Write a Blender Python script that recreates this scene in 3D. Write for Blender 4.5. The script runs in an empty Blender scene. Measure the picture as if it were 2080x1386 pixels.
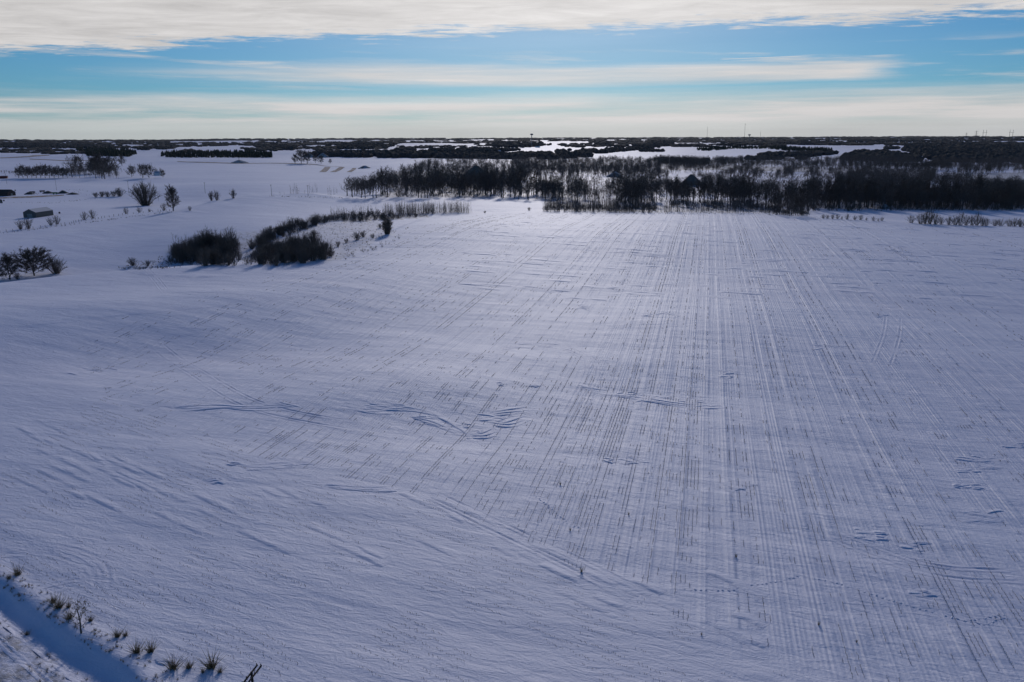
import bpy, math, random
import numpy as np
from mathutils import Vector, Matrix

SC = bpy.context.scene
COL = SC.collection
R_ = math.radians

# ------------------------------------------------------------------ camera
CAM_H = 60.0
F_PX, W_PX, H_PX = 1618.0, 2080.0, 1386.0
PITCH, ROLL = R_(14.385), R_(0.22)
fwd = np.array([0, math.cos(PITCH), -math.sin(PITCH)])
up0 = np.array([0, math.sin(PITCH), math.cos(PITCH)])
rt0 = np.array([1.0, 0, 0])
c_rt = rt0 * math.cos(ROLL) - up0 * math.sin(ROLL)
c_up = up0 * math.cos(ROLL) + rt0 * math.sin(ROLL)
cam_d = bpy.data.cameras.new('camera')
cam = bpy.data.objects.new('camera', cam_d)
COL.objects.link(cam)
m = Matrix.Identity(4)
for i in range(3):
    m[i][0], m[i][1], m[i][2] = c_rt[i], c_up[i], -fwd[i]
m[2][3] = CAM_H
cam.matrix_world = m
cam_d.sensor_width = 36.0
cam_d.lens = F_PX / W_PX * 36.0
cam_d.clip_start, cam_d.clip_end = 0.5, 80000.0
SC.camera = cam

# ------------------------------------------------------------------ light
SUN_EL, SUN_AZ = 21.0, 3.0
SKY_STR = 0.07
SC.view_settings.view_transform = 'Standard'
SC.view_settings.look = 'None'
SC.view_settings.exposure = -0.25
SC.view_settings.gamma = 1.0
SC.view_settings.use_curve_mapping = False
sl = bpy.data.lights.new('sun', 'SUN')
sl.energy = 1.45
sl.angle = R_(4.0)
sl.color = (1.0, 0.945, 0.925)
sun = bpy.data.objects.new('sun', sl)
COL.objects.link(sun)
sun.rotation_euler = (R_(-(90 - SUN_EL)), 0, R_(-SUN_AZ))
sun.location = (0, 0, 200)


class X:
    """tiny expression helper around shader sockets"""
    nt = None

    def __init__(s, sock):
        s.s = sock

    @staticmethod
    def op(o, *a, clamp=False):
        n = X.nt.nodes.new('ShaderNodeMath')
        n.operation = o
        n.use_clamp = clamp
        for i, v in enumerate(a):
            if isinstance(v, X):
                X.nt.links.new(v.s, n.inputs[i])
            else:
                n.inputs[i].default_value = v
        return X(n.outputs[0])

    def __add__(s, o): return X.op('ADD', s, o)
    __radd__ = __add__
    def __sub__(s, o): return X.op('SUBTRACT', s, o)
    def __rsub__(s, o): return X.op('SUBTRACT', o, s)
    def __mul__(s, o): return X.op('MULTIPLY', s, o)
    __rmul__ = __mul__
    def __truediv__(s, o): return X.op('DIVIDE', s, o)


def smooth(v, a, b):
    n = X.nt.nodes.new('ShaderNodeMapRange')
    n.interpolation_type = 'SMOOTHSTEP'
    X.nt.links.new(v.s, n.inputs['Value'])
    n.inputs['From Min'].default_value = a
    n.inputs['From Max'].default_value = b
    return X(n.outputs[0])


def comb(a, b, c=0.0):
    n = X.nt.nodes.new('ShaderNodeCombineXYZ')
    for i, v in enumerate((a, b, c)):
        if isinstance(v, X):
            X.nt.links.new(v.s, n.inputs[i])
        else:
            n.inputs[i].default_value = v
    return X(n.outputs[0])


def sep(v):
    n = X.nt.nodes.new('ShaderNodeSeparateXYZ')
    X.nt.links.new(v.s, n.inputs[0])
    return X(n.outputs[0]), X(n.outputs[1]), X(n.outputs[2])


def noise(vec, scale=1.0, detail=4, rough=0.55, dist=0.0):
    n = X.nt.nodes.new('ShaderNodeTexNoise')
    X.nt.links.new(vec.s, n.inputs['Vector'])
    n.inputs['Scale'].default_value = scale
    n.inputs['Detail'].default_value = detail
    n.inputs['Roughness'].default_value = rough
    n.inputs['Distortion'].default_value = dist
    return X(n.outputs[0])


def mixc(f, a, b):
    n = X.nt.nodes.new('ShaderNodeMix')
    n.data_type = 'RGBA'
    if isinstance(f, X):
        X.nt.links.new(f.s, n.inputs[0])
    else:
        n.inputs[0].default_value = f
    for i, v in ((6, a), (7, b)):
        if isinstance(v, X):
            X.nt.links.new(v.s, n.inputs[i])
        else:
            n.inputs[i].default_value = (*v, 1.0)
    return X(n.outputs[2])


def mulc(a, b):
    n = X.nt.nodes.new('ShaderNodeMix')
    n.data_type = 'RGBA'
    n.blend_type = 'MULTIPLY'
    n.inputs[0].default_value = 1.0
    for i, v in ((6, a), (7, b)):
        if isinstance(v, X):
            X.nt.links.new(v.s, n.inputs[i])
        else:
            n.inputs[i].default_value = (*v, 1.0)
    return X(n.outputs[2])


# world: clear winter sky, a sheet of thin cloud ahead and streaks of cirrus low down
world = bpy.data.worlds.new('World')
SC.world = world
world.use_nodes = True
nt = X.nt = world.node_tree
nt.nodes.clear()
out = nt.nodes.new('ShaderNodeOutputWorld')
bg = nt.nodes.new('ShaderNodeBackground')
nt.links.new(bg.outputs[0], out.inputs[0])
bg.inputs[1].default_value = SKY_STR
sky = nt.nodes.new('ShaderNodeTexSky')
sky.sky_type = 'NISHITA'
sky.sun_disc = False
sky.sun_elevation = R_(SUN_EL)
sky.sun_rotation = R_(SUN_AZ)
sky.altitude = 300
sky.air_density = 1.0
sky.dust_density = 0.2
sky.ozone_density = 3.0
tc = nt.nodes.new('ShaderNodeTexCoord')
dx, dy, dz = sep(X(tc.outputs['Generated']))
z = X.op('MAXIMUM', dz, 0.006)
u, v = dx / z, dy / z
p = comb(u, v)
n1 = noise(p, 0.5, 5, 0.6) - 0.5
n2 = noise(comb(u, v * 1.15, 3.0), 1.5, 6, 0.68, 0.3) - 0.5
st2_ = noise(comb(u * 1.3, v * 3.2, 21.0), 1.2, 6, 0.7, 0.8) - 0.5
q = 8.6 - (v + 0.256 * u) + n1 * 2.4 + n2 * 3.2 + st2_ * 2.6
back = smooth(v + (noise(p, 0.9, 4) - 0.5) * 3.0, 1.6, 4.6)
deck = smooth(q, -0.2, 0.7) * back
hz = X.op('SQRT', dx * dx + dy * dy)
e = z / X.op('MAXIMUM', hz, 0.05)                    # tangent of the height above the horizon
g = X.op('ARCTAN2', dx, dy)                          # bearing
st1 = noise(comb(g * 1.6, e * 34.0, 7.0), 1.0, 6, 0.62, 0.25) - 0.5
st2 = noise(comb(g * 5.0 + e * 14.0, e * 90.0, 1.0), 1.0, 5, 0.62) - 0.5
st3 = noise(comb(g * 3.0, e * 60.0, 12.0), 1.0, 5, 0.6) - 0.5
veil = 1.0 - smooth(e + st1 * 0.030 + st2 * 0.012, 0.034, 0.056)
left_ = smooth(g, -0.62, 0.1)
veil = veil * X.op('ADD', 0.62 + 0.18 * left_ + st3 * (3.4 - 1.2 * left_) * smooth(e, 0.010, 0.024), 0.08, clamp=True)
bm = smooth(e + st1 * 0.024 + st2 * 0.008, 0.054, 0.064) * (1.0 - smooth(e + st1 * 0.026 + st2 * 0.016, 0.073, 0.088))
bu = smooth(g + st2 * 0.35 + st1 * 0.2, -0.46, -0.12) * (1.0 - smooth(g + st2 * 0.12, 0.38, 0.45))
band = bm * bu * X.op('ADD', 0.84, st3 * 1.5 + st2 * 0.6, clamp=True)
wn = noise(comb(g * 4.0 + e * 24.0, e * 70.0, 11.0), 1.0, 6, 0.62)
wisp = smooth(wn, 0.50, 0.70) * smooth(e, 0.050, 0.062) * (1.0 - smooth(e, 0.086, 0.106)) * 0.75
# contrail: a straight line of vapour high up
ax, ay, bx, by = 2.82, 11.34, 3.94, 10.87
L = math.hypot(bx - ax, by - ay)
tx, ty = (bx - ax) / L, (by - ay) / L
tt = (u - ax) * tx + (v - ay) * ty
dd = X.op('ABSOLUTE', (u - ax) * (-ty) + (v - ay) * tx)
trail = (1.0 - smooth(dd - tt * 0.012, 0.012, 0.045)) * smooth(tt, -0.02, 0.06) * (1.0 - smooth(tt, L * 0.75, L * 1.05))
cover = X.op('MAXIMUM', X.op('MAXIMUM', deck, veil), X.op('MAXIMUM', band, wisp))
thin = X.op('POWER', X.op('MAXIMUM', dx * math.sin(R_(SUN_AZ)) * math.cos(R_(SUN_EL)) + dy * math.cos(R_(SUN_AZ)) * math.cos(R_(SUN_EL)) + dz * math.sin(R_(SUN_EL)), 0.0), 20.0) * 0.55
cover = X.op('MAXIMUM', cover, trail * 0.95, clamp=True)
cover = cover + (1.0 - cover) * thin
sd = (math.sin(R_(SUN_AZ)) * math.cos(R_(SUN_EL)), math.cos(R_(SUN_AZ)) * math.cos(R_(SUN_EL)), math.sin(R_(SUN_EL)))
cs = X.op('MAXIMUM', dx * sd[0] + dy * sd[1] + dz * sd[2], 0.0)
glow = X.op('POWER', cs, 22.0)
tex = noise(comb(u * 0.7, v * 1.1, 2.0), 1.6, 7, 0.68, 0.4) - 0.5
lum = (10.5 + 4.2 * glow + 9.0 * tex * deck + 5.0 * st3 * (1.0 - deck))
cl = nt.nodes.new('ShaderNodeVectorMath')
cl.operation = 'SCALE'
cl.inputs[0].default_value = (1.0, 0.975, 0.97)
nt.links.new(lum.s, cl.inputs['Scale'])
skyc = mulc(X(sky.outputs[0]), (0.315, 0.68, 1.03))
fin = mixc(cover, skyc, X(cl.outputs[0]))
nt.links.new(fin.s, bg.inputs[0])

# ------------------------------------------------------------------ noise + terrain
def vnoise(x, y, seed=0):
    x = np.asarray(x, float); y = np.asarray(y, float)
    ix = np.floor(x).astype(np.int64); iy = np.floor(y).astype(np.int64)
    fx = x - ix; fy = y - iy
    fx = fx * fx * (3 - 2 * fx); fy = fy * fy * (3 - 2 * fy)

    def h(a, b):
        n = (a * 374761393 + b * 668265263 + seed * 1442695041) & 0xFFFFFFFF
        n = ((n ^ (n >> 13)) * 1274126177) & 0xFFFFFFFF
        n = (n ^ (n >> 16)) & 0xFFFFFFFF
        return n / 4294967295.0
    a = h(ix, iy); b = h(ix + 1, iy); c = h(ix, iy + 1); d = h(ix + 1, iy + 1)
    return (a * (1 - fx) + b * fx) * (1 - fy) + (c * (1 - fx) + d * fx) * fy


def sstep(x, a, b):
    t = np.clip((x - a) / (b - a), 0, 1)
    return t * t * (3 - 2 * t)


def ray(px, py):
    px = np.asarray(px, float)[..., None]; py = np.asarray(py, float)[..., None]
    return c_rt * (px - W_PX / 2) + c_up * (H_PX / 2 - py) + fwd * F_PX


def flat(px, py):
    d = ray(px, py)
    t = -CAM_H / np.minimum(d[..., 2], -1.0)
    return d[..., 0] * t, d[..., 1] * t


EDGE_PX = np.array([(-700, 660), (-200, 592), (0, 570), (130, 556), (340, 545), (560, 540), (700, 519), (800, 478), (860, 448), (950, 436),
                    (1100, 430), (1400, 433), (1650, 440), (1850, 452), (2080, 461), (2300, 472), (2700, 500)], float)
ex_, ey_ = flat(EDGE_PX[:, 0], EDGE_PX[:, 1])
E_AZ, E_R = np.arctan2(ex_, ey_), np.hypot(ex_, ey_)
# road and ditch run along the lower left corner
r0 = np.array(flat(0, 1183)); r1 = np.array(flat(300, 1390))
RD = (r1 - r0) / np.linalg.norm(r1 - r0)            # along the road, towards the lower right
RN = np.array([RD[1], -RD[0]])
if RN @ (np.array([0, 0]) - r0) < 0:
    RN = -RN                                         # towards the road


def road_d(x, y):
    return (x - r0[0]) * RN[0] + (y - r0[1]) * RN[1]


def road_t(x, y):
    return (x - r0[0]) * RD[0] + (y - r0[1]) * RD[1]


hx_, hy_ = flat(np.array([360, 480, 600, 700.]), np.array([424, 405, 399, 404.]))
SW = [(-60, 640, 1.9, 26), (120, 640, 1.9, 24), (300, 634, 2.0, 24), (470, 616, 2.0, 24), (620, 596, 1.9, 26), (760, 570, 1.8, 28), (880, 545, 1.6, 30),
      (180, 720, -1.3, 17), (330, 715, -1.4, 17), (480, 705, -1.4, 18), (620, 690, -1.2, 18), (760, 660, -1.0, 20), (700, 800, 0.9, 14), (880, 760, 0.9, 16), (1000, 880, -0.6, 10),
      (640, 870, -0.9, 12), (800, 850, -0.9, 12), (920, 870, -0.8, 11), (1350, 815, -0.7, 13), (1200, 800, -0.6, 13), (1500, 640, 1.2, 30), (1700, 560, 1.2, 36), (1250, 500, 1.5, 45), (1250, 610, -0.9, 24), (1450, 560, -0.8, 26),
      (450, 452, 5.5, 55), (640, 430, 3.0, 50), (150, 500, -4.5, 45), (330, 500, -2.5, 35), (60, 440, 3.0, 60), (200, 350, 6.0, 130), (520, 362, 9.0, 140), (60, 395, 4.0, 70), (340, 385, -3.0, 60), (420, 318, 9, 200), (620, 300, 12, 300),
      (1150, 478, 3.5, 85), (1500, 480, 2.5, 90), (930, 490, 2.2, 60)]
rx_, ry_ = flat(np.array([-200, 0, 150, 350, 480, 600, 700, 800.]), np.array([490, 473, 452, 428, 405, 398, 403, 408.]))
RF_AZ, RF_R = np.arctan2(rx_, ry_), np.hypot(rx_, ry_)
sx_, sy_ = flat(np.array([a[0] for a in SW], float), np.array([a[1] for a in SW], float))


def zt(x, y):
    x = np.asarray(x, float); y = np.asarray(y, float)
    r = np.hypot(x, y); az = np.arctan2(x, y)
    re = np.interp(az, E_AZ, E_R)
    left = 1 - sstep(az, R_(-27), R_(-17))
    D = 5.5 + 6.0 * left
    wd = 70 - 10 * left
    z = -D * sstep((r - re) / wd, -0.12, 1.0)
    # gentle swells inside the field
    z = z + 1.3 * (vnoise(x / 110 + 3.3, y / 130, 1) - 0.5) * sstep(r, 70, 200) * 2.0
    # rolling country
    far = sstep(r, 560, 1400)
    hilly = 0.35 + 0.65 * (1 - sstep(az, R_(-12), R_(-3)))
    hilly = np.maximum(hilly, sstep(r, 2500, 5000) * 0.8)
    z = z + far * hilly * (17 * (vnoise(x / 520 + 7.7, y / 600 + 1.1, 2) - 0.5) + 7.0 * (vnoise(x / 210, y / 240, 3) - 0.5))
    z = z + sstep(r, 2600, 7000) * 20 * (vnoise(x / 1700, y / 2100, 4) - 0.45)
    # skyline hills, higher on the left
    z = z + sstep(r, 6000, 12000) * (14 + 26 * (1 - sstep(az, R_(-24), R_(-2))) * vnoise(x / 2500 + 4, y / 3000, 5))
    for a, b in zip(hx_, hy_):
        z = z + 3.0 * np.exp(-((x - a) ** 2 + (y - b) ** 2) / (2 * 70.0 ** 2))
    for (a, b), w in zip(zip(sx_, sy_), SW):
        z = z + 0.8 * w[2] * np.exp(-((x - a) ** 2 + (y - b) ** 2) / (2 * w[3] ** 2))
    rf = r - np.interp(az, RF_AZ, RF_R)
    onl = (1 - sstep(az, RF_AZ[-3], RF_AZ[-1])) * sstep(az, R_(-60), R_(-45))
    z = z + onl * (2.6 * np.exp(-(rf / 42.0) ** 2) - 3.5 * sstep(rf, -5, 55))
    # ditch and road
    d = road_d(x, y)
    near = 1 - sstep(r, 260, 420)
    wob = (vnoise(x / 5, y / 5, 8) - 0.5) * 1.0
    dd = d + wob * np.exp(-((d - 1) / 3.0) ** 2)
    prof = 0.30 * np.exp(-((dd + 0.9) / 1.2) ** 2) - 1.15 * sstep(dd, -0.3, 2.5) + 0.50 * sstep(dd, 2.7, 5.0)
    prof = prof + 0.22 * (vnoise(x / 1.6, y / 1.6, 9) - 0.5) * np.exp(-((dd + 1.5) / 3.0) ** 2)
    rough = sstep(dd, 2.6, 4) * (1 - sstep(dd, 24, 30)) * (0.30 * (vnoise(x / 0.9, y / 0.9, 10) - 0.5) + 0.45 * (vnoise(x / 3.1, y / 3.1, 12) - 0.5))
    z = z + near * (prof + rough)
    return z


def ground(px, py):
    """where the line of sight through a point of the photograph meets the ground"""
    px = np.atleast_1d(np.asarray(px, float)); py = np.atleast_1d(np.asarray(py, float))
    d = ray(px, py)
    d /= np.linalg.norm(d, axis=1)[:, None]
    ts = 25 * 1.006 ** np.arange(1250)
    res = np.zeros((len(px), 3))
    for k in range(0, len(px), 400):
        dk = d[k:k + 400]
        xs = dk[:, 0:1] * ts; ys = dk[:, 1:2] * ts; zs = CAM_H + dk[:, 2:3] * ts
        g = zs - zt(xs, ys)
        hit = g < 0
        i = np.where(hit.any(1), hit.argmax(1), len(ts) - 1)
        i = np.maximum(i, 1)
        a = np.arange(len(dk))
        g0, g1 = g[a, i - 1], g[a, i]
        f = np.clip(g0 / np.where(np.abs(g0 - g1) < 1e-9, 1, g0 - g1), 0, 1)
        t = ts[i - 1] + (ts[i] - ts[i - 1]) * f
        res[k:k + 400, 0] = dk[:, 0] * t; res[k:k + 400, 1] = dk[:, 1] * t
    res[:, 2] = zt(res[:, 0], res[:, 1])
    return res


def g1(px, py):
    return ground([px], [py])[0]


def dist_m(p):
    return math.hypot(p[0], p[1])


# ------------------------------------------------------------------ materials
def new_mat(name):
    mt = bpy.data.materials.new(name)
    mt.use_nodes = True
    X.nt = mt.node_tree
    b = mt.node_tree.nodes['Principled BSDF']
    return mt, b


def link(x, sock):
    X.nt.links.new(x.s, sock)


def simple(name, col, rough=0.8, var=0.3, scale=1.0, spec=0.3):
    mt, b = new_mat(name)
    geo = X.nt.nodes.new('ShaderNodeNewGeometry')
    n = noise(X(geo.outputs['Position']), scale, 3)
    dark = tuple(c * (1 - var) for c in col); lite = tuple(min(1, c * (1 + var)) for c in col)
    link(mixc(n, dark, lite), b.inputs['Base Color'])
    b.inputs['Roughness'].default_value = rough
    b.inputs['Specular IOR Level'].default_value = spec
    return mt


ROW_AZ = R_(13.6)
ROW = 0.64
M = {}


def bump(height, strength, dist, prev=None):
    n = X.nt.nodes.new('ShaderNodeBump')
    n.inputs['Strength'].default_value = strength
    n.inputs['Distance'].default_value = dist
    link(height, n.inputs['Height'])
    if prev is not None:
        X.nt.links.new(prev, n.inputs['Normal'])
    return n.outputs[0]


def snow_material(name, field):
    mt, b = new_mat(name)
    geo = X.nt.nodes.new('ShaderNodeNewGeometry')
    P = X(geo.outputs['Position'])
    x, y, zz = sep(P)
    ca, sa = math.cos(R_(20)), math.sin(R_(20))
    wu = x * ca - y * sa                     # along the wind
    wv = x * sa + y * ca
    rip = noise(comb(wu * 0.26, wv * 0.9, 0.0), 1.0, 6, 0.68, 0.6)
    big = noise(comb(wu * 0.02, wv * 0.06, 5.0), 1.0, 3, 0.55)
    fine = noise(P, 2.6, 4, 0.65)
    tone = noise(comb(wu * 0.006, wv * 0.02, 9.0), 1.0, 4, 0.6)
    col = mixc(smooth(tone, 0.3, 0.7), (0.75, 0.745, 0.90), (0.815, 0.81, 0.955))
    nrm = bump(big, 1.0, 1.2)
    nrm = bump(rip, 1.0, 0.22, nrm)
    nrm = bump(fine, 1.0, 0.07, nrm)
    if field:
        at = X.nt.nodes.new('ShaderNodeAttribute')
        at.attribute_name = 'cover'
        cr, cg, cb = sep(X(at.outputs['Vector']))     # r: stubble rows, g: bare brown ground and darkened wood floor, b: gravel
        s = x * math.cos(ROW_AZ) - y * math.sin(ROW_AZ)
        t = x * math.sin(ROW_AZ) + y * math.cos(ROW_AZ)
        row = X.op('SINE', s * (2 * math.pi / ROW)) * 0.5 + 0.5
        lane = noise(comb(s * 0.28, t * 0.004, 2.0), 1.0, 3, 0.7)
        patch = noise(comb(s * 0.035, t * 0.11, 6.0), 1.0, 4, 0.62)
        rm = cr * smooth(patch + (lane - 0.5) * 0.7, 0.42, 0.66)
        lanes = smooth(lane + (patch - 0.5) * 0.3, 0.44, 0.60)
        nrm = bump(row * cr * lanes, 1.0, 0.04, nrm)
        ph = X.op('FRACT', s / (24 * ROW))
        pulse = X.op('ADD', smooth(ph, 0.11, 0.14) * (1.0 - smooth(ph, 0.19, 0.22)), smooth(ph, 0.36, 0.39) * (1.0 - smooth(ph, 0.44, 0.47)))
        nrm = bump(pulse * cr * smooth(patch, 0.3, 0.7), 1.0, 0.13, nrm)
        nrm = bump(lane * cr, 1.0, 0.36, nrm)
        col = mixc(smooth(row, 0.6, 0.95) * rm * 0.02, col, (0.16, 0.12, 0.10))
        # stalks and clods that poke through beyond the tufts that are modelled
        st = smooth(noise(comb(wu * 0.11, wv * 0.75, 3.0), 1.0, 5, 0.7), 0.60, 0.74) * smooth(noise(comb(wu * 0.012, wv * 0.03, 1.0), 1.0, 3), 0.45, 0.62)
        col = mixc(st * cr * 0.30, col, (0.22, 0.19, 0.18))
        br = cg * smooth(noise(comb(wu * 0.3, wv * 0.3, 4.0), 1.0, 5, 0.7), 0.38, 0.60)
        col = mixc(br, col, (0.13, 0.09, 0.06))
        gv = cb * smooth(noise(P, 0.5, 6, 0.75), 0.40, 0.66)
        col = mixc(gv, col, (0.16, 0.13, 0.105))  # gravel; part of its dark brown is there to dim the road corner
    link(col, b.inputs['Base Color'])
    X.nt.links.new(nrm, b.inputs['Normal'])
    b.inputs['Roughness'].default_value = 0.66
    b.inputs['Specular IOR Level'].default_value = 1.0
    b.inputs['IOR'].default_value = 1.54
    return mt


M['snow'] = snow_material('snow_field', True)
M['drift'] = snow_material('snow_drift', False)
M['bark'] = simple('bark', (0.11, 0.098, 0.09), 0.9, 0.4, 0.3)
M['twig'] = simple('twig', (0.125, 0.102, 0.085), 0.9, 0.5, 0.12)
M['twig_light'] = simple('twig_light', (0.15, 0.12, 0.095), 0.9, 0.35, 0.5)
M['wood_far'] = simple('wood_far', (0.065, 0.058, 0.054), 0.95, 0.4, 0.02, 0.1)
M['conifer'] = simple('conifer', (0.024, 0.036, 0.026), 0.95, 0.4, 0.05, 0.1)
M['stubble'] = simple('stubble', (0.15, 0.115, 0.085), 0.9, 0.4, 0.8)
M['grass'] = simple('grass', (0.21, 0.155, 0.085), 0.9, 0.35, 2.0)
M['marsh'] = simple('marsh', (0.13, 0.10, 0.07), 0.9, 0.4, 0.1)
M['pole'] = simple('pole_wood', (0.045, 0.036, 0.030), 0.85, 0.4, 4.0)
M['steel_roof'] = simple('roof_snow', (0.5, 0.5, 0.55), 0.7, 0.08, 0.3)
M['shed_wall'] = simple('shed_wall', (0.10, 0.105, 0.095), 0.6, 0.12, 0.4)
M['shed_trim'] = simple('shed_trim', (0.22, 0.24, 0.23), 0.6, 0.1, 0.4)
M['barn_wall'] = simple('barn_wall', (0.06, 0.045, 0.04), 0.9, 0.3, 0.4)
M['red'] = simple('red_paint', (0.20, 0.045, 0.035), 0.7, 0.2, 0.5)
M['white'] = simple('white_paint', (0.72, 0.72, 0.70), 0.7, 0.06, 0.5)
M['green'] = simple('green_paint', (0.03, 0.17, 0.075), 0.5, 0.15, 1.0)
M['dark'] = simple('dark_metal', (0.04, 0.042, 0.045), 0.6, 0.3, 2.0)
M['glass'] = simple('window_glass', (0.03, 0.035, 0.04), 0.15, 0.2, 0.5, 0.6)
M['gravel'] = simple('gravel_pile', (0.19, 0.15, 0.12), 0.95, 0.3, 0.25)
M['soil'] = simple('bare_soil', (0.20, 0.12, 0.075), 0.95, 0.35, 0.1)
M['mast'] = simple('mast_steel', (0.16, 0.16, 0.17), 0.6, 0.1, 0.1)


# ------------------------------------------------------------------ mesh helpers
def mesh_np(name, V, F, mat, smooth_=False):
    V = np.asarray(V, np.float32); F = np.asarray(F, np.int32)
    me = bpy.data.meshes.new(name)
    k = F.shape[1]
    me.vertices.add(len(V)); me.loops.add(F.size); me.polygons.add(len(F))
    me.vertices.foreach_set('co', V.ravel())
    me.loops.foreach_set('vertex_index', F.ravel())
    me.polygons.foreach_set('loop_start', np.arange(0, F.size, k, dtype=np.int32))
    me.polygons.foreach_set('loop_total', np.full(len(F), k, np.int32))
    me.polygons.foreach_set('use_smooth', np.full(len(F), bool(smooth_)))
    me.update(calc_edges=True)
    if mat:
        me.materials.append(mat)
    return me


def link_obj(name, me, parent=None, loc=None, rz=0.0, sc=1.0):
    o = bpy.data.objects.new(name, me)
    COL.objects.link(o)
    if parent is not None:
        o.parent = parent
    if loc is not None:
        o.location = loc
    o.rotation_euler = (0, 0, rz)
    o.scale = (sc, sc, sc) if not isinstance(sc, tuple) else sc
    return o


def tag(o, label=None, cat=None, group=None, kind=None):
    if label: o['label'] = label
    if cat: o['category'] = cat
    if group: o['group'] = group
    if kind: o['kind'] = kind
    return o


class MB:
    """collects triangles"""

    def __init__(s):
        s.V = []; s.F = []; s.n = 0

    def add(s, V, F):
        V = np.asarray(V, float).reshape(-1, 3)
        s.V.append(V); s.F.append(np.asarray(F, int).reshape(-1, 3) + s.n); s.n += len(V)

    def tube(s, p0, p1, ra, rb, k=4):
        p0 = np.asarray(p0, float); p1 = np.asarray(p1, float)
        d = p1 - p0; d = d / (np.linalg.norm(d) + 1e-9)
        a = np.cross(d, (0, 0, 1.0) if abs(d[2]) < 0.9 else (1.0, 0, 0)); a /= np.linalg.norm(a)
        b = np.cross(d, a)
        ang = np.arange(k) * 2 * math.pi / k
        ring = np.outer(np.cos(ang), a) + np.outer(np.sin(ang), b)
        V = np.vstack([p0 + ring * ra, p1 + ring * rb])
        F = []
        for i in range(k):
            j = (i + 1) % k
            F += [(i, j, k + j), (i, k + j, k + i)]
        for i in range(1, k - 1):
            F += [(k, k + i, k + i + 1), (0, i + 1, i)]
        s.add(V, F)

    def blade(s, p, d, w, rng):
        p = np.asarray(p, float); d = np.asarray(d, float)
        a = np.cross(d, rng.normal(size=3)); a = a / (np.linalg.norm(a) + 1e-9) * w * 0.5
        s.add([p - a, p + a, p + d], [(0, 1, 2)])

    def box(s, c, size, rz=0.0):
        hx, hy, hz = [v / 2 for v in size]
        V = np.array([(x, y, z) for x in (-hx, hx) for y in (-hy, hy) for z in (-hz, hz)])
        cz, sz = math.cos(rz), math.sin(rz)
        V = np.c_[V[:, 0] * cz - V[:, 1] * sz, V[:, 0] * sz + V[:, 1] * cz, V[:, 2]] + np.asarray(c, float)
        Q = [(0, 1, 3, 2), (4, 6, 7, 5), (0, 4, 5, 1), (2, 3, 7, 6), (0, 2, 6, 4), (1, 5, 7, 3)]
        F = []
        for q_ in Q:
            F += [(q_[0], q_[1], q_[2]), (q_[0], q_[2], q_[3])]
        s.add(V, F)

    def arr(s):
        return np.vstack(s.V), np.vstack(s.F)

    def mesh(s, name, mat, smooth_=False):
        V, F = s.arr()
        return mesh_np(name, V, F, mat, smooth_)


def unit(v):
    return v / (np.linalg.norm(v) + 1e-9)


def gen_tree(seed, H=18.0, spread=0.34, base=0.22, limbs=13, subs=6, twigs=8, tw=0.17, lift=0.9):
    """bare broadleaf tree: trunk mesh and crown mesh (limbs, branches, twigs)"""
    rng = np.random.default_rng(seed)
    T, C = MB(), MB()
    pts = [np.zeros(3)]
    n = 5
    for i in range(1, n + 1):
        f = i / n
        pts.append(np.array([rng.normal() * 0.012 * H, rng.normal() * 0.012 * H, 0.78 * H * f]))
    rad = lambda f: H * 0.017 * (1 - f) ** 0.8 + 0.03
    pts[0][2] = -0.4
    for i in range(n):
        T.tube(pts[i], pts[i + 1], rad(i / n) * (1.35 if i == 0 else 1), rad((i + 1) / n), 6)
    for k in range(limbs):
        f = base + (0.97 - base) * (k + rng.random() * 0.8) / limbs
        i = min(int(f * n), n - 1)
        p0 = pts[i] + (pts[i + 1] - pts[i]) * (f * n - i)
        a = k * 2.4 + rng.random() * 0.9
        el = R_(28 + 38 * f + rng.normal() * 9) * lift
        ln = H * spread * (0.75 + 0.5 * rng.random()) * (1.12 - 0.55 * abs(f - 0.45) * 1.6)
        d = np.array([math.cos(a) * math.cos(el), math.sin(a) * math.cos(el), math.sin(el)])
        mid = p0 + d * ln * 0.5
        d2 = unit(d + np.array([rng.normal() * .2, rng.normal() * .2, 0.35]))
        end = mid + d2 * ln * 0.55
        rb = rad(f) * 0.55
        C.tube(p0, mid, rb, rb * 0.6, 4)
        C.tube(mid, end, rb * 0.6, rb * 0.2, 3)
        for sidx in range(subs):
            g = 0.3 + 0.7 * (sidx + rng.random()) / subs
            q0 = p0 + (mid - p0) * (g / 0.5) if g < 0.5 else mid + (end - mid) * ((g - 0.5) / 0.5)
            dd_ = unit(d2 + rng.normal(size=3) * 0.65 + np.array([0, 0, 0.3]))
            sl_ = ln * (0.30 + 0.3 * rng.random())
            q1 = q0 + dd_ * sl_
            C.tube(q0, q1, rb * 0.28, rb * 0.10, 3)
            for _ in range(twigs):
                h = 0.25 + 0.75 * rng.random()
                C.blade(q0 + (q1 - q0) * h, unit(dd_ + rng.normal(size=3) * 0.7 + np.array([0, 0, 0.25])) * H * (0.06 + 0.07 * rng.random()), tw, rng)
    return T, C


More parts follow.
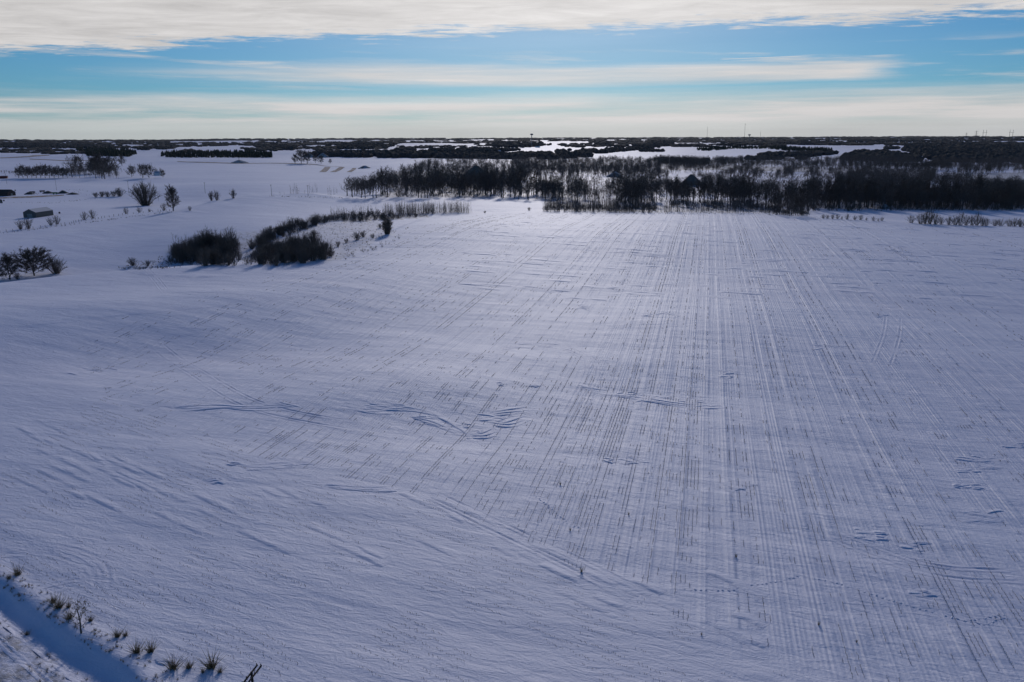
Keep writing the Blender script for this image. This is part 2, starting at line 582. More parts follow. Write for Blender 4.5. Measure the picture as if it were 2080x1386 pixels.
def gen_lowtree(seed, H=18.0, nt_=84, tw=0.34):
    rng = np.random.default_rng(seed)
    T = MB()
    T.tube((0, 0, -0.5), (rng.normal() * .3, rng.normal() * .3, H * 0.62), H * 0.016, H * 0.006, 3)
    for k in range(7):
        f = 0.25 + 0.5 * k / 7
        a = k * 2.4 + rng.random()
        T.blade((0, 0, H * f), (math.cos(a) * H * .22, math.sin(a) * H * .22, H * 0.26), 0.30, rng)
    wx = 0.24 + 0.07 * rng.random()
    for k in range(nt_):
        v3 = unit(rng.normal(size=3)) * rng.random() ** 0.4
        p = np.array([v3[0] * H * wx, v3[1] * H * wx, H * 0.64 + v3[2] * H * 0.34])
        d = unit(p - np.array([0, 0, H * 0.3]) + rng.normal(size=3) * H * 0.12)
        T.blade(p - d * H * 0.05, d * H * (0.09 + 0.09 * rng.random()), tw, rng)
    return T.arr()


def gen_bush(seed, H=4.0, stems=40, spread=0.55, twigs=15, tw=0.07):
    rng = np.random.default_rng(seed)
    T = MB()
    for k in range(stems):
        a = rng.random() * 6.28
        rr = rng.random() ** 0.7
        foot = np.array([math.cos(a), math.sin(a), 0]) * rr * H * 0.12
        top = np.array([math.cos(a) * rr * H * spread, math.sin(a) * rr * H * spread, H * (0.34 + 0.66 * math.sqrt(max(0.0, 1 - rr ** 2))) * (0.72 + 0.32 * rng.random())])
        mid = foot * 0.5 + top * 0.5 + np.array([0, 0, H * 0.06])
        foot[2] = -0.15
        T.tube(foot, mid, H * 0.011, H * 0.008, 3)
        T.tube(mid, top, H * 0.008, H * 0.002, 3)
        for _ in range(twigs):
            h = rng.random()
            p0 = mid + (top - mid) * h if rng.random() < .7 else foot + (mid - foot) * (0.4 + 0.6 * h)
            T.blade(p0, unit(unit(top - foot) + rng.normal(size=3) * 0.75 + np.array([0, 0, .15])) * H * (0.12 + 0.15 * rng.random()), tw, rng)
    return T


def gen_sapling(seed, H=7.0, stems=4, twigs=9, tw=0.06, w=0.09):
    rng = np.random.default_rng(seed)
    T = MB()
    for k in range(stems):
        foot = np.array([rng.normal() * w * H, rng.normal() * w * H, -0.2])
        h = H * (0.65 + 0.4 * rng.random())
        top = foot + np.array([rng.normal() * 0.07 * H, rng.normal() * 0.07 * H, h])
        T.tube(foot, top, 0.055, 0.012, 3)
        for _ in range(twigs):
            f = 0.25 + 0.75 * rng.random()
            a = rng.random() * 6.28
            e = R_(58 + 22 * rng.random())
            T.blade(foot + (top - foot) * f, np.array([math.cos(a) * math.cos(e), math.sin(a) * math.cos(e), math.sin(e)]) * H * (0.10 + 0.14 * rng.random()), tw, rng)
    return T


def gen_lump(seed, H=16.0, k=7):
    """crown of a far tree"""
    rng = np.random.default_rng(seed)
    rings = [(-0.5, 0.30), (0.30, 0.50), (0.62, 0.52), (0.84, 0.30)]
    V = []
    for zf, rf in rings:
        for i in range(k):
            a = (i + rng.random() * 0.7) * 2 * math.pi / k
            r = rf * H * (0.65 + 0.6 * rng.random())
            V.append((math.cos(a) * r, math.sin(a) * r, (zf + rng.normal() * 0.06) * H if zf > 0 else -2.0))
    V.append((rng.normal() * .5, rng.normal() * .5, H * (0.95 + 0.1 * rng.random())))
    F = []
    for j in range(len(rings) - 1):
        for i in range(k):
            a, b = j * k + i, j * k + (i + 1) % k
            F += [(a, b, b + k), (a, b + k, a + k)]
    t = len(V) - 1
    for i in range(k):
        F.append(((len(rings) - 1) * k + i, (len(rings) - 1) * k + (i + 1) % k, t))
    return np.array(V), np.array(F)


def gen_conifer(seed, H=13.0, k=7):
    rng = np.random.default_rng(seed)
    T = MB()
    for zf, rf, tf in ((0.02, 0.26, 0.5), (0.28, 0.21, 0.75), (0.52, 0.14, 1.0)):
        V = [(0, 0, tf * H)]
        for i in range(k):
            a = i * 2 * math.pi / k + rng.random() * 0.4
            r = rf * H * (0.75 + 0.5 * rng.random())
            V.append((math.cos(a) * r, math.sin(a) * r, (zf + rng.random() * 0.05) * H))
        T.add(V, [(0, 1 + i, 1 + (i + 1) % k) for i in range(k)])
    return T.arr()


def gen_tuft(seed, H=0.7, n=26, w=0.05, lean=0.5):
    rng = np.random.default_rng(seed)
    T = MB()
    for _ in range(n):
        a = rng.random() * 6.28
        l = lean * rng.random()
        T.blade((rng.normal() * .12 * H, rng.normal() * .12 * H, -0.03), np.array([math.cos(a) * l, math.sin(a) * l, 1]) * H * (0.5 + 0.6 * rng.random()), w, rng)
    return T.arr()


def joined(name, protos, pos, sc, mat, seed=0, kind='stuff', parent=None, szv=None):
    """many small pieces joined into one mesh"""
    rng = np.random.default_rng(seed)
    pos = np.asarray(pos, float); sc = np.broadcast_to(np.asarray(sc, float), (len(pos),))
    which = rng.integers(0, len(protos), len(pos)); rz = rng.random(len(pos)) * 6.283
    Vs, Fs, n0 = [], [], 0
    for k, (V, F) in enumerate(protos):
        idx = np.where(which == k)[0]
        if not len(idx):
            continue
        c, s = np.cos(rz[idx])[:, None], np.sin(rz[idx])[:, None]
        S = sc[idx][:, None]
        Sz = S if szv is None else np.asarray(szv)[idx][:, None]
        X_ = (V[None, :, 0] * c - V[None, :, 1] * s) * S + pos[idx, 0:1]
        Y_ = (V[None, :, 0] * s + V[None, :, 1] * c) * S + pos[idx, 1:2]
        Z_ = V[None, :, 2] * Sz + pos[idx, 2:3]
        Vs.append(np.stack([X_, Y_, Z_], -1).reshape(-1, 3))
        Fs.append((F[None] + (np.arange(len(idx)) * len(V))[:, None, None]).reshape(-1, 3) + n0)
        n0 += len(idx) * len(V)
    me = mesh_np(name, np.vstack(Vs), np.vstack(Fs), mat)
    o = link_obj(name, me, parent)
    if kind:
        o['kind'] = kind
    return o


def inside(px, py, poly):
    poly = np.asarray(poly, float)
    r = np.zeros(len(px), bool)
    j = len(poly) - 1
    for i in range(len(poly)):
        xi, yi = poly[i]; xj, yj = poly[j]
        c = ((yi > py) != (yj > py)) & (px < (xj - xi) * (py - yi) / (yj - yi + 1e-12) + xi)
        r ^= c
        j = i
    return r


def sprinkle(poly, n, seed=0, gaps=0.0, gscale=18.0):
    """n feet of plants on the ground of a patch outlined in the photograph"""
    rng = np.random.default_rng(seed)
    poly = np.asarray(poly, float)
    lo, hi = poly.min(0), poly.max(0)
    out_ = np.zeros((0, 2))
    while len(out_) < n:
        q_ = lo + rng.random((n * 3 + 50, 2)) * (hi - lo)
        q_ = q_[inside(q_[:, 0], q_[:, 1], poly)]
        if gaps > 0:
            q_ = q_[vnoise(q_[:, 0] / gscale, q_[:, 1] / (gscale * 0.35), seed + 77) > gaps]
        out_ = np.vstack([out_, q_])
    out_ = out_[:n]
    return ground(out_[:, 0], out_[:, 1])


# ------------------------------------------------------------------ ground sheet
az_in = np.linspace(-46, 46, 461)
az_out = np.linspace(46, 314, 90)[1:-1]
AZ = np.radians(np.concatenate([az_in, az_out]))
NR = 640
RR = 4.0 * (26000 / 4.0) ** (np.arange(NR) / (NR - 1))
rr, aa = np.meshgrid(RR, AZ, indexing='ij')
gx, gy = rr * np.sin(aa), rr * np.cos(aa)
gz = zt(gx, gy)
V = np.stack([gx, gy, gz], -1).reshape(-1, 3)
na = len(AZ)
I, J = np.meshgrid(np.arange(NR - 1), np.arange(na), indexing='ij')
Jn = (J + 1) % na
F = np.stack([I * na + J, I * na + Jn, (I + 1) * na + Jn, (I + 1) * na + J], -1).reshape(-1, 4)[:, ::-1]
c0 = len(V)
V = np.vstack([V, [[0, 0, zt(0, 0)]]])
gme = mesh_np('snow_ground', V, F, M['snow'], True)
# land cover
ROWS_PX = [(880, 1015), (1050, 1095), (1180, 1160), (1300, 1215), (1450, 1290), (1600, 1345), (1800, 1400), (2300, 1420), (2500, 700), (2250, 480),
           (2080, 464), (1850, 455), (1650, 443), (1400, 436), (1100, 433), (950, 439), (870, 452), (810, 482), (710, 525), (560, 560), (300, 640), (130, 700), (220, 800), (350, 880), (600, 950)]
rpx = np.array(ROWS_PX, float)
rw = np.stack(flat(rpx[:, 0], rpx[:, 1]), -1)
in_rows = inside(V[:, 0], V[:, 1], rw)
d_road = road_d(V[:, 0], V[:, 1])
rad_ = np.hypot(V[:, 0], V[:, 1])
cover_a = np.zeros((len(V), 3), np.float32)
soft = in_rows[:-1].reshape(NR, na).astype(np.float32)
for _ in range(7):
    soft = (soft + np.roll(soft, 1, 1) + np.roll(soft, -1, 1)) / 3
    soft[1:-1] = (soft[:-2] + soft[1:-1] + soft[2:]) / 3
cover_a[:-1, 0] = soft.ravel()
cover_a[:, 2] = sstep(d_road, 2.6, 5.0) * (1 - sstep(d_road, 26, 30)) * (rad_ < 400) * 0.8


def paint(ch, poly, val=1.0):
    P_ = np.array(poly, float)
    w_ = ground(P_[:, 0], P_[:, 1])[:, :2]
    cover_a[inside(V[:, 0], V[:, 1], w_), ch] = val


# weedy, unploughed ground that shows brown through the snow, and darkened wood floors
paint(1, [(330, 540), (345, 500), (420, 480), (560, 470), (650, 450), (760, 440), (800, 470), (740, 505), (690, 528), (560, 541)], 0.35)
paint(1, [(690, 446), (760, 437), (850, 436), (880, 440), (800, 447), (700, 452)], 0.9)
paint(1, [(1105, 428), (1330, 432), (1560, 434), (1640, 438), (1640, 428), (1400, 420), (1110, 412)], 0.6)
paint(1, [(1980, 352), (2080, 350), (2080, 385), (1990, 380), (1940, 366)], 0.95)
paint(1, [(1700, 424), (1850, 426), (2080, 426), (2080, 400), (1700, 392), (1560, 400), (1560, 420)], 0.9)  # wood floors: brown painted in to darken the sunlit snow between trunks
paint(1, [(1340, 345), (1700, 352), (1900, 358), (1900, 346), (1640, 340), (1340, 334)], 0.9)
paint(1, [(760, 401), (1000, 401), (940, 345), (800, 350)], 0.8)
ca_ = gme.attributes.new('cover', 'FLOAT_VECTOR', 'POINT')
ca_.data.foreach_set('vector', cover_a.ravel())
ground_o = link_obj('snow_ground', gme)
tag(ground_o, kind='structure')

# ------------------------------------------------------------------ relief on the snow: wheel tracks, drift ridges
def ribbon(name, pts, prof, mat, kind='structure', fade=True):
    """a low strip of moulded snow that follows the ground; prof = [(offset, height)]"""
    pts = np.asarray(pts, float)
    seg = np.r_[0, np.cumsum(np.hypot(*np.diff(pts, axis=0).T))]
    n = max(6, int(seg[-1] / 1.5))
    t = np.linspace(0, seg[-1], n)
    # smooth the path
    px = np.interp(t, seg, pts[:, 0]); py = np.interp(t, seg, pts[:, 1])
    k = max(1, min(7, n // 6))
    ker = np.ones(2 * k + 1) / (2 * k + 1)
    pad = lambda a: np.convolve(np.r_[np.full(k, a[0]), a, np.full(k, a[-1])], ker, 'valid')
    px, py = pad(px), pad(py)
    tx_, ty_ = np.gradient(px), np.gradient(py)
    l = np.hypot(tx_, ty_) + 1e-9
    nx, ny = ty_ / l, -tx_ / l
    env = np.clip(np.minimum(t, seg[-1] - t) / (0.12 * seg[-1] + 0.1), 0, 1) if fade else np.ones(n)
    rows = []
    for o_, h_ in prof:
        wob_ = np.clip(2.2 * vnoise(t / 3.1 + px[0], np.full(n, o_ * 0.4), 21) - 0.25, 0.0, 1.5)
        X_, Y_ = px + nx * o_, py + ny * o_
        rows.append(np.stack([X_, Y_, zt(X_, Y_) + 0.012 + h_ * env * wob_], -1))
    Vv = np.stack(rows, 1).reshape(-1, 3)
    m_ = len(prof)
    a = np.arange(n - 1)[:, None] * m_ + np.arange(m_ - 1)[None]
    Fq = np.stack([a, a + m_, a + m_ + 1, a + 1], -1).reshape(-1, 4)
    return Vv, Fq


def strip_object(name, pieces, mat, kind='structure'):
    Vs, Fs, n0 = [], [], 0
    for Vv, Fq in pieces:
        Vs.append(Vv); Fs.append(Fq + n0); n0 += len(Vv)
    o = link_obj(name, mesh_np(name, np.vstack(Vs), np.vstack(Fs), mat, True))
    o['kind'] = kind
    return o


def pxpath(pts):
    P_ = np.array(pts, float)
    return ground(P_[:, 0], P_[:, 1])[:, :2]


RUT = [(-0.8, 0.0), (-0.36, 0.085), (-0.16, -0.01), (0.16, -0.01), (0.36, 0.085), (0.8, 0.0)]


def track(pts, gauge=2.2, k=1.0):
    p_ = pxpath(pts)
    out_ = []
    for off in (-gauge / 2, gauge / 2):
        out_.append(ribbon('', p_, [(o_ + off, h_ * k) for o_, h_ in RUT], None))
    return out_


tracks = []
tracks += track([(950, 745), (985, 718), (1040, 702), (1090, 698), (1140, 701), (1190, 718), (1208, 740), (1200, 765), (1180, 800), (1150, 860), (1105, 950), (1060, 1050)], 3.0)
tracks += track([(0, 1100), (80, 1110), (150, 1118), (195, 1140), (218, 1170), (212, 1195), (196, 1212)], 1.8, 0.45)
tracks += track([(0, 1122), (110, 1116), (200, 1150)], 1.8, 0.3)
tracks += track([(60, 1205), (110, 1190), (185, 1180)], 1.8, 0.45)
tracks += track([(1815, 640), (1812, 680), (1800, 715), (1788, 745)], 4.5)
tracks += track([(225, 552), (270, 556), (330, 562), (420, 563), (520, 560)], 2.5)
tracks += track([(250, 548), (320, 571), (345, 600)], 2.5)
tracks += track([(305, 690), (380, 745), (440, 785), (520, 830), (620, 850), (760, 870)], 4.0)
tracks += track([(860, 1000), (1040, 1085), (1180, 1150), (1320, 1222)], 3.0)
tracks += track([(1680, 1080), (1800, 1130), (1900, 1165), (2080, 1170)], 3.0)
tracks += track([(1640, 545), (1760, 585), (1850, 650), (1980, 770), (2080, 860)], 4.5)
tracks += track([(1060, 450), (1025, 520), (985, 580), (900, 650)], 4.5)
strip_object('wheel_track', tracks, M['drift'])

# sastrugi: small wind ridges; each ridge steep on the lee side
drifts = []
rngd = np.random.default_rng(5)
SPOTS = [(770, 824, 90, 6, 5), (860, 850, 60, 8, 5), (920, 865, 60, 10, 5), (965, 880, 40, 22, 6), (1020, 850, 70, 16, 6), (1285, 800, 55, 8, 5), (1340, 812, 70, 10, 6), (1400, 820, 70, 12, 7),
         (1250, 936, 40, 8, 4), (1285, 935, 60, 14, 5), (1480, 760, 35, 16, 5), (1025, 780, 30, 8, 4), (1085, 785, 26, 8, 3), (1990, 945, 80, 30, 8), (2000, 1050, 80, 22, 7), (2060, 905, 50, 12, 5),
         (1960, 990, 60, 12, 6), (1765, 1088, 60, 26, 7), (1860, 1110, 50, 18, 5), (1490, 992, 40, 14, 4), (1520, 990, 24, 14, 3), (600, 948, 90, 8, 3), (500, 942, 60, 6, 3), (430, 975, 40, 6, 2),
         (350, 828, 50, 6, 3), (560, 822, 90, 8, 5), (200, 752, 60, 5, 3), (160, 757, 40, 5, 2), (1340, 640, 60, 8, 4), (1200, 625, 60, 8, 4), (1690, 705, 60, 10, 4), (1790, 640, 30, 10, 3), (1890, 1070, 40, 14, 4), (320, 1345, 50, 12, 3), (1875, 1205, 50, 14, 4)]
for (cx, cy, w_, h_, n_) in SPOTS:
    for k in range(2 * n_):
        x0 = cx + (rngd.random() - 0.5) * w_; y0 = cy + (rngd.random() - 0.5) * h_
        ln = w_ * (0.25 + 0.4 * rngd.random())
        sl_ = (rngd.random() - 0.35) * 0.35
        xs = np.linspace(-0.5, 0.5, 6)
        pts_ = [(x0 + ln * t_, y0 + ln * sl_ * t_ + math.sin(t_ * 5 + k) * 1.1 + rngd.normal() * 0.5) for t_ in xs]
        wd_ = 0.30 + 0.35 * rngd.random()
        drifts.append(ribbon('', pxpath(pts_), [(-wd_ * 1.8, 0), (-wd_ * 0.6, 0.04), (0, 0.085), (0.10, 0.07), (0.24, 0.0)], None))
for pl in ([(690, 815), (735, 826), (765, 830), (800, 823), (830, 823), (860, 832), (900, 850), (945, 880)], [(700, 822), (740, 833), (790, 831)], [(845, 850), (880, 858), (930, 880), (960, 882)],
           [(985, 852), (1020, 862), (1045, 855), (1072, 842)], [(945, 878), (975, 884), (1000, 872)], [(1225, 797), (1265, 802), (1310, 808), (1360, 818), (1420, 822), (1470, 820)], [(1170, 778), (1200, 790), (1240, 795)],
           [(480, 945), (520, 948), (560, 943), (610, 940), (640, 936)], [(415, 978), (430, 972), (445, 976)], [(340, 824), (400, 828), (430, 818), (480, 828), (540, 824), (580, 824), (615, 818)], [(990, 838), (1030, 834), (1072, 828)],
           [(655, 985), (760, 992), (800, 986)], [(0, 660), (70, 652), (200, 640), (420, 618), (640, 592), (800, 572)], [(300, 690), (420, 660), (560, 640), (700, 622)], [(60, 600), (160, 588), (300, 590), (520, 598), (700, 590)]):
    for sh in (0.0, 3.0, 6.5):
        far_ = pl[0][1] < 720
        drifts.append(ribbon('', pxpath([(a + sh * 2, b + sh * (0.7 if far_ else 1.3) + rngd.normal() * 1.6) for a, b in pl]), [(-3.6, 0), (-1.6, 0.035), (0, 0.06), (0.6, 0.05), (1.6, 0.0)] if far_ else [(-1.3, 0), (-0.6, 0.05), (0, 0.11), (0.15, 0.09), (0.35, 0.0)], None))
# fields of faint ridges near the crest of the field
for k in range(170):
    x0 = 950 + 1130 * rngd.random(); y0 = 448 + 160 * rngd.random() ** 1.3
    if y0 < 448 + max(0, (x0 - 1500)) * 0.035: continue
    ln = 25 + 70 * rngd.random()
    pts_ = [(x0 + ln * t_, y0 + ln * 0.07 * t_ + rngd.normal() * 0.35) for t_ in np.linspace(-0.5, 0.5, 6)]
    drifts.append(ribbon('', pxpath(pts_), [(-3.0, 0), (-1.2, 0.07), (0, 0.15), (0.4, 0.13), (0.9, 0.0)], None))
# drift ridges lying along the headland and the road bank
for k in range(60):
    a, b_ = rngd.random(), rngd.random()
    x0 = 60 + 1500 * a; y0 = 930 + 380 * a * 0.8 + 150 * (b_ - 0.5)
    if not (0 < y0 < 1380): continue
    ln = 40 + 90 * rngd.random()
    pts_ = [(x0 + ln * t_, y0 + ln * 0.45 * t_ + rngd.normal() * 0.8) for t_ in np.linspace(-0.5, 0.5, 6)]
    drifts.append(ribbon('', pxpath(pts_), [(-1.2, 0), (-0.4, 0.05), (0, 0.09), (0.25, 0.07), (0.6, 0.0)], None))
strip_object('drifted_snow', drifts, M['drift'])

# ruts on the lower left road
ruts = []
for off in (4.0, 5.6):
    tt_ = np.linspace(-40, 110, 40)
    pts_ = r0[None] + RD[None] * tt_[:, None] + RN[None] * (off + 0.6 * np.sin(tt_ / 17 + off))[:, None]
    ruts.append(ribbon('', pts_, [(-0.5, 0), (-0.25, 0.05), (-0.08, -0.02), (0.10, -0.02), (0.28, 0.06), (0.6, 0)], None, fade=False))
ro = strip_object('road_surface', ruts, M['snow'])
# a track of animal footprints: little hollows read as dark ovals with a raised rim
prints = []
for path_ in ([(1390, 1198), (1480, 1200), (1520, 1190), (1580, 1182), (1625, 1170), (1700, 1185), (1790, 1214), (1860, 1235), (1960, 1262), (2060, 1248)], [(1960, 1262), (2000, 1270), (2080, 1240)], [(1090, 1010), (1150, 1060), (1180, 1075)]):
    p_ = pxpath(path_)
    seg = np.r_[0, np.cumsum(np.hypot(*np.diff(p_, axis=0).T))]
    for t_ in np.arange(0, seg[-1], 0.75):
        c_ = np.array([np.interp(t_, seg, p_[:, 0]), np.interp(t_, seg, p_[:, 1])]) + rngd.normal(size=2) * 0.08
        dirx = rngd.normal() * 0.1
        prints.append(ribbon('', [c_ + [-0.2, dirx], c_ + [0.2, -dirx]], [(-0.12, 0), (-0.02, 0.06), (0.03, 0.06), (0.06, 0.0)], None))
strip_object('footprint_trail', prints, M['drift'])

# ------------------------------------------------------------------ stubble: cut maize stalks in rows
def build_stubble():
    ca, sa = math.cos(ROW_AZ), math.sin(ROW_AZ)
    s_w = rw[:, 0] * ca - rw[:, 1] * sa
    t_w = rw[:, 0] * sa + rw[:, 1] * ca
    k0, k1 = int(s_w.min() / ROW), int(s_w.max() / ROW) + 1
    rng = np.random.default_rng(11)
    P_, Hs, Ws = [], [], []
    for k in range(k0, k1):
        s = k * ROW
        lane = vnoise(k / 5.0, 0.5, 31)
        lane2 = 0.1 + 0.8 * rng.random()
        tq = max(60.0, t_w.min())
        t = np.arange(tq, min(t_w.max(), 640), 0.2)
        t = t + rng.random(len(t)) * 0.14
        x = s * ca + t * sa; y = -s * sa + t * ca
        r = np.hypot(x, y)
        keep = np.ones(len(t), bool)
        if (k % 24) in (3, 4, 9, 10):
            keep &= vnoise(k * 0.5, t / 30.0, 51) > 0.62
        if k % 2:
            keep &= r < 185 + 40 * rng.random(len(t))
        keep &= rng.random(len(t)) < np.clip(190.0 / r, 0.16, 1.0)      # thin with distance, pieces get wider
        az = np.arctan2(x, y)
        keep &= np.abs(az) < R_(36)
        # short dashes bared by the wind, shared by neighbouring rows
        right = sstep(az, R_(14), R_(27)) * 0.06 + sstep(-az, R_(1), R_(10)) * 0.05
        dash = vnoise(s / 3.4 + t / 38.0, t / 3.0 + s / 9.0, 33)
        fine_ = vnoise(k * 1.0 + 0.5, t / 1.5, 35)
        med = vnoise(s / 26.0, t / 34.0, 34)
        cov = 0.30 * dash + 0.20 * lane + 0.40 * lane2 + 0.16 * med + 0.28 * fine_ - right
        thr = 0.755 + 0.03 * sstep(r, 150, 200) + 0.03 * sstep(r, 260, 420)
        keep &= cov > thr
        x, y, r = x[keep], y[keep], r[keep]
        if not len(x):
            continue
        ins = inside(x, y, rw)
        x, y, r = x[ins], y[ins], r[ins]
        x = x + rng.normal(size=len(x)) * 0.03
        P_.append(np.stack([x, y], -1)); Hs.append(0.09 + 0.20 * rng.random(len(x))); Ws.append(np.clip(r / 2300.0, 0.06, 0.16))
    P_ = np.vstack(P_); Hs = np.concatenate(Hs); Ws = np.concatenate(Ws)
    # loose stalks of the headland, in lines that follow the road
    hp = np.array([(0, 960), (220, 800), (600, 960), (880, 1020), (1180, 1165), (1450, 1295), (1700, 1386), (420, 1386), (120, 1215), (0, 1150)], float)
    hw = pxpath(hp)
    dmin, dmax = -75, -1.5
    rows = np.arange(dmin, dmax, 0.64 * 2)
    HP = []
    for d in rows:
        t = np.arange(-90, 130, 0.25)
        c = vnoise(d / 5.0, t / 9.0, 41) * 0.6 + vnoise(d / 1.3, t / 2.5, 42) * 0.5
        t = t[(c > 0.62) & (rng.random(len(t)) < 0.75)]
        HP.append(r0[None] + RD[None] * t[:, None] + RN[None] * (d + rng.normal(size=len(t)) * 0.12)[:, None])
    HP = np.vstack(HP)
    HP = HP[inside(HP[:, 0], HP[:, 1], hw)]
    P_ = np.vstack([P_, HP]); Hs = np.r_[Hs, 0.10 + 0.10 * rng.random(len(HP))]; Ws = np.r_[Ws, np.full(len(HP), 0.075)]
    # a few stray tall stalks
    n = len(P_)
    Z_ = zt(P_[:, 0], P_[:, 1])
    a = rng.random(n) * 6.283
    lx, ly = rng.normal(size=n) * 0.06, rng.normal(size=n) * 0.06
    Vv = np.zeros((n, 6, 3))
    for j, ang in ((0, a), (3, a + 1.6)):
        ux, uy = np.cos(ang) * Ws / 2, np.sin(ang) * Ws / 2
        Vv[:, j] = np.stack([P_[:, 0] - ux, P_[:, 1] - uy, Z_ - 0.03], -1)
        Vv[:, j + 1] = np.stack([P_[:, 0] + ux, P_[:, 1] + uy, Z_ - 0.03], -1)
        Vv[:, j + 2] = np.stack([P_[:, 0] + lx + ux * 0.6, P_[:, 1] + ly + uy * 0.6, Z_ + Hs], -1)
    Fq = (np.arange(n)[:, None, None] * 6 + np.array([[0, 1, 2], [3, 4, 5]])[None]).reshape(-1, 3)
    o = link_obj('stubble', mesh_np('stubble', Vv.reshape(-1, 3), Fq, M['stubble']))
    o['kind'] = 'stuff'
    print('stubble pieces', n)


build_stubble()

# ------------------------------------------------------------------ plants: one of each kind, then copies
class Kind:
    pass


def tree_kind(seeds, **kw):
    res = []
    for sd_ in seeds:
        T, C = gen_tree(sd_, **kw)
        res.append((T.mesh('trunk', M['bark']), C.mesh('crown', M['twig'])))
    return res


TREES = tree_kind((1, 2, 3, 4, 5), H=18.0)
TREES_T = tree_kind((6, 7, 8), H=18.0, spread=0.22, limbs=12, base=0.3, lift=1.25)        # narrow forest trees
TREE_ROUND = tree_kind((9, 10), H=18.0, spread=0.44, limbs=20, base=0.12, subs=10, twigs=22, tw=0.15)
TREE_BROAD = tree_kind((14,), H=18.0, spread=0.52, limbs=34, base=0.08, subs=11, twigs=28, tw=0.15)
TREE_EGG = tree_kind((15, 16), H=18.0, spread=0.36, limbs=24, base=0.06, subs=10, twigs=20, tw=0.14, lift=1.25)
BUSH = [gen_bush(s_, stems=28, twigs=11).mesh('bush', M['twig_light']) for s_ in (1, 2, 3, 4)]
BUSH_W = [gen_bush(8, stems=60, twigs=18, spread=0.6, tw=0.05).mesh('bush', M['twig_light'])]
BUSH_D = [gen_bush(s_, stems=36, twigs=13, tw=0.08).mesh('bush', M['twig']) for s_ in (5, 6, 7)]
SAP = [gen_sapling(s_).mesh('sapling', M['twig']) for s_ in (1, 2, 3, 4, 5)]
WIL = [gen_bush(s_, H=7.0, stems=34, spread=0.42, twigs=14, tw=0.07).mesh('willow_shrub', M['twig_light' if s_ % 2 else 'twig']) for s_ in (41, 42, 43, 44)]
SAP_T = [gen_sapling(s_, stems=6, twigs=16, tw=0.07, w=0.12).mesh('willow_shrub', M['twig']) for s_ in (31, 32, 33, 34)]
SAP_L = [gen_sapling(s_).mesh('sapling', M['twig_light']) for s_ in (6, 7, 8)]
LOW = [gen_lowtree(s_) for s_ in (1, 2, 3, 4, 5)]
LUMP = [gen_lump(s_) for s_ in range(6)]
CON = [gen_conifer(s_) for s_ in range(4)]
BUSH_A = [gen_bush(s_, stems=9, twigs=6, tw=0.16).arr() for s_ in (11, 12, 13)]
SAP_A = [gen_sapling(s_, twigs=6, tw=0.08).arr() for s_ in (11, 12, 13)]
prng = random.Random(3)


def tree(pos, h, label, group=None, kinds=TREES, name='bare_tree', cat='tree', parts=True):
    tm, cm = prng.choice(kinds)
    e = bpy.data.objects.new(name, None)
    COL.objects.link(e)
    e.empty_display_size = 0.5
    e.location = pos
    e.rotation_euler = (0, 0, prng.random() * 6.28)
    s_ = h / 18.0
    e.scale = (s_ * prng.uniform(0.9, 1.12), s_ * prng.uniform(0.9, 1.12), s_)
    tag(e, label, cat, group)
    link_obj('trunk', tm, e)
    link_obj('crown', cm, e)
    return e


def plant(pos, h, label, group, meshes, name, cat, base_h, wide=1.0):
    s_ = h / base_h
    o = link_obj(name, prng.choice(meshes), None, pos, prng.random() * 6.28, (s_ * wide, s_ * wide, s_))
    return tag(o, label, cat, group)


def px_h(pos, npx):
    """true height of something npx tall in the photograph standing at pos"""
    return npx / F_PX * dist_m(pos)


# single trees and bushes of the open country on the left -------------------
def one_tree(px, py, npx, label, kinds=TREES, group=None, wide=1.0):
    p_ = g1(px, py)
    e = tree(p_, px_h(p_, npx), label, group, kinds)
    e.scale = (e.scale[2] * wide, e.scale[2] * wide, e.scale[2])
    return e


def one_bush(px, py, npx, label, group=None, meshes=BUSH, wide=1.0, name='bush', cat='bush'):
    p_ = g1(px, py)
    return plant(p_, px_h(p_, npx), label, group, meshes, name, cat, 4.0, wide)


GE = 'trees and bushes at the left edge of the field'
one_tree(70, 560, 38, 'broad round-crowned bare tree at the field edge, biggest of the clump at the left border', TREE_BROAD, GE, 1.7)
one_tree(20, 568, 40, 'bare upright tree beside the round-crowned tree at the left edge of the picture', TREE_EGG, GE, 1.5)
one_tree(-4, 570, 34, 'dark bare tree cut off by the left border at the field edge', TREE_EGG, GE)
one_bush(114, 556, 30, 'low rounded bare bush right of the round-crowned tree at the field edge', GE, BUSH_W, 1.2)
one_bush(36, 568, 14, 'small dark shrub at the foot of the upright tree near the left border', GE, BUSH_D)
FT = 'trees and bushes along the fence'
p_ = g1(295, 418)
one_bush(295, 418, 43, 'tall fan-shaped clump of bare stems with a dark foot behind the fence', FT, [gen_bush(21, stems=90, spread=0.66, twigs=16, tw=0.045).mesh('bush', M['twig_light'])], 1.0, 'tree_clump', 'tree')
one_bush(296, 418, 9, 'dark low scrub under the fan-shaped clump of stems', FT, [gen_bush(22, stems=60, spread=0.9, twigs=12, tw=0.10).mesh('bush', M['twig'])], 2.0)
one_tree(352, 429, 42, 'single egg-shaped bare tree standing at the top end of the fence', TREE_EGG, FT)
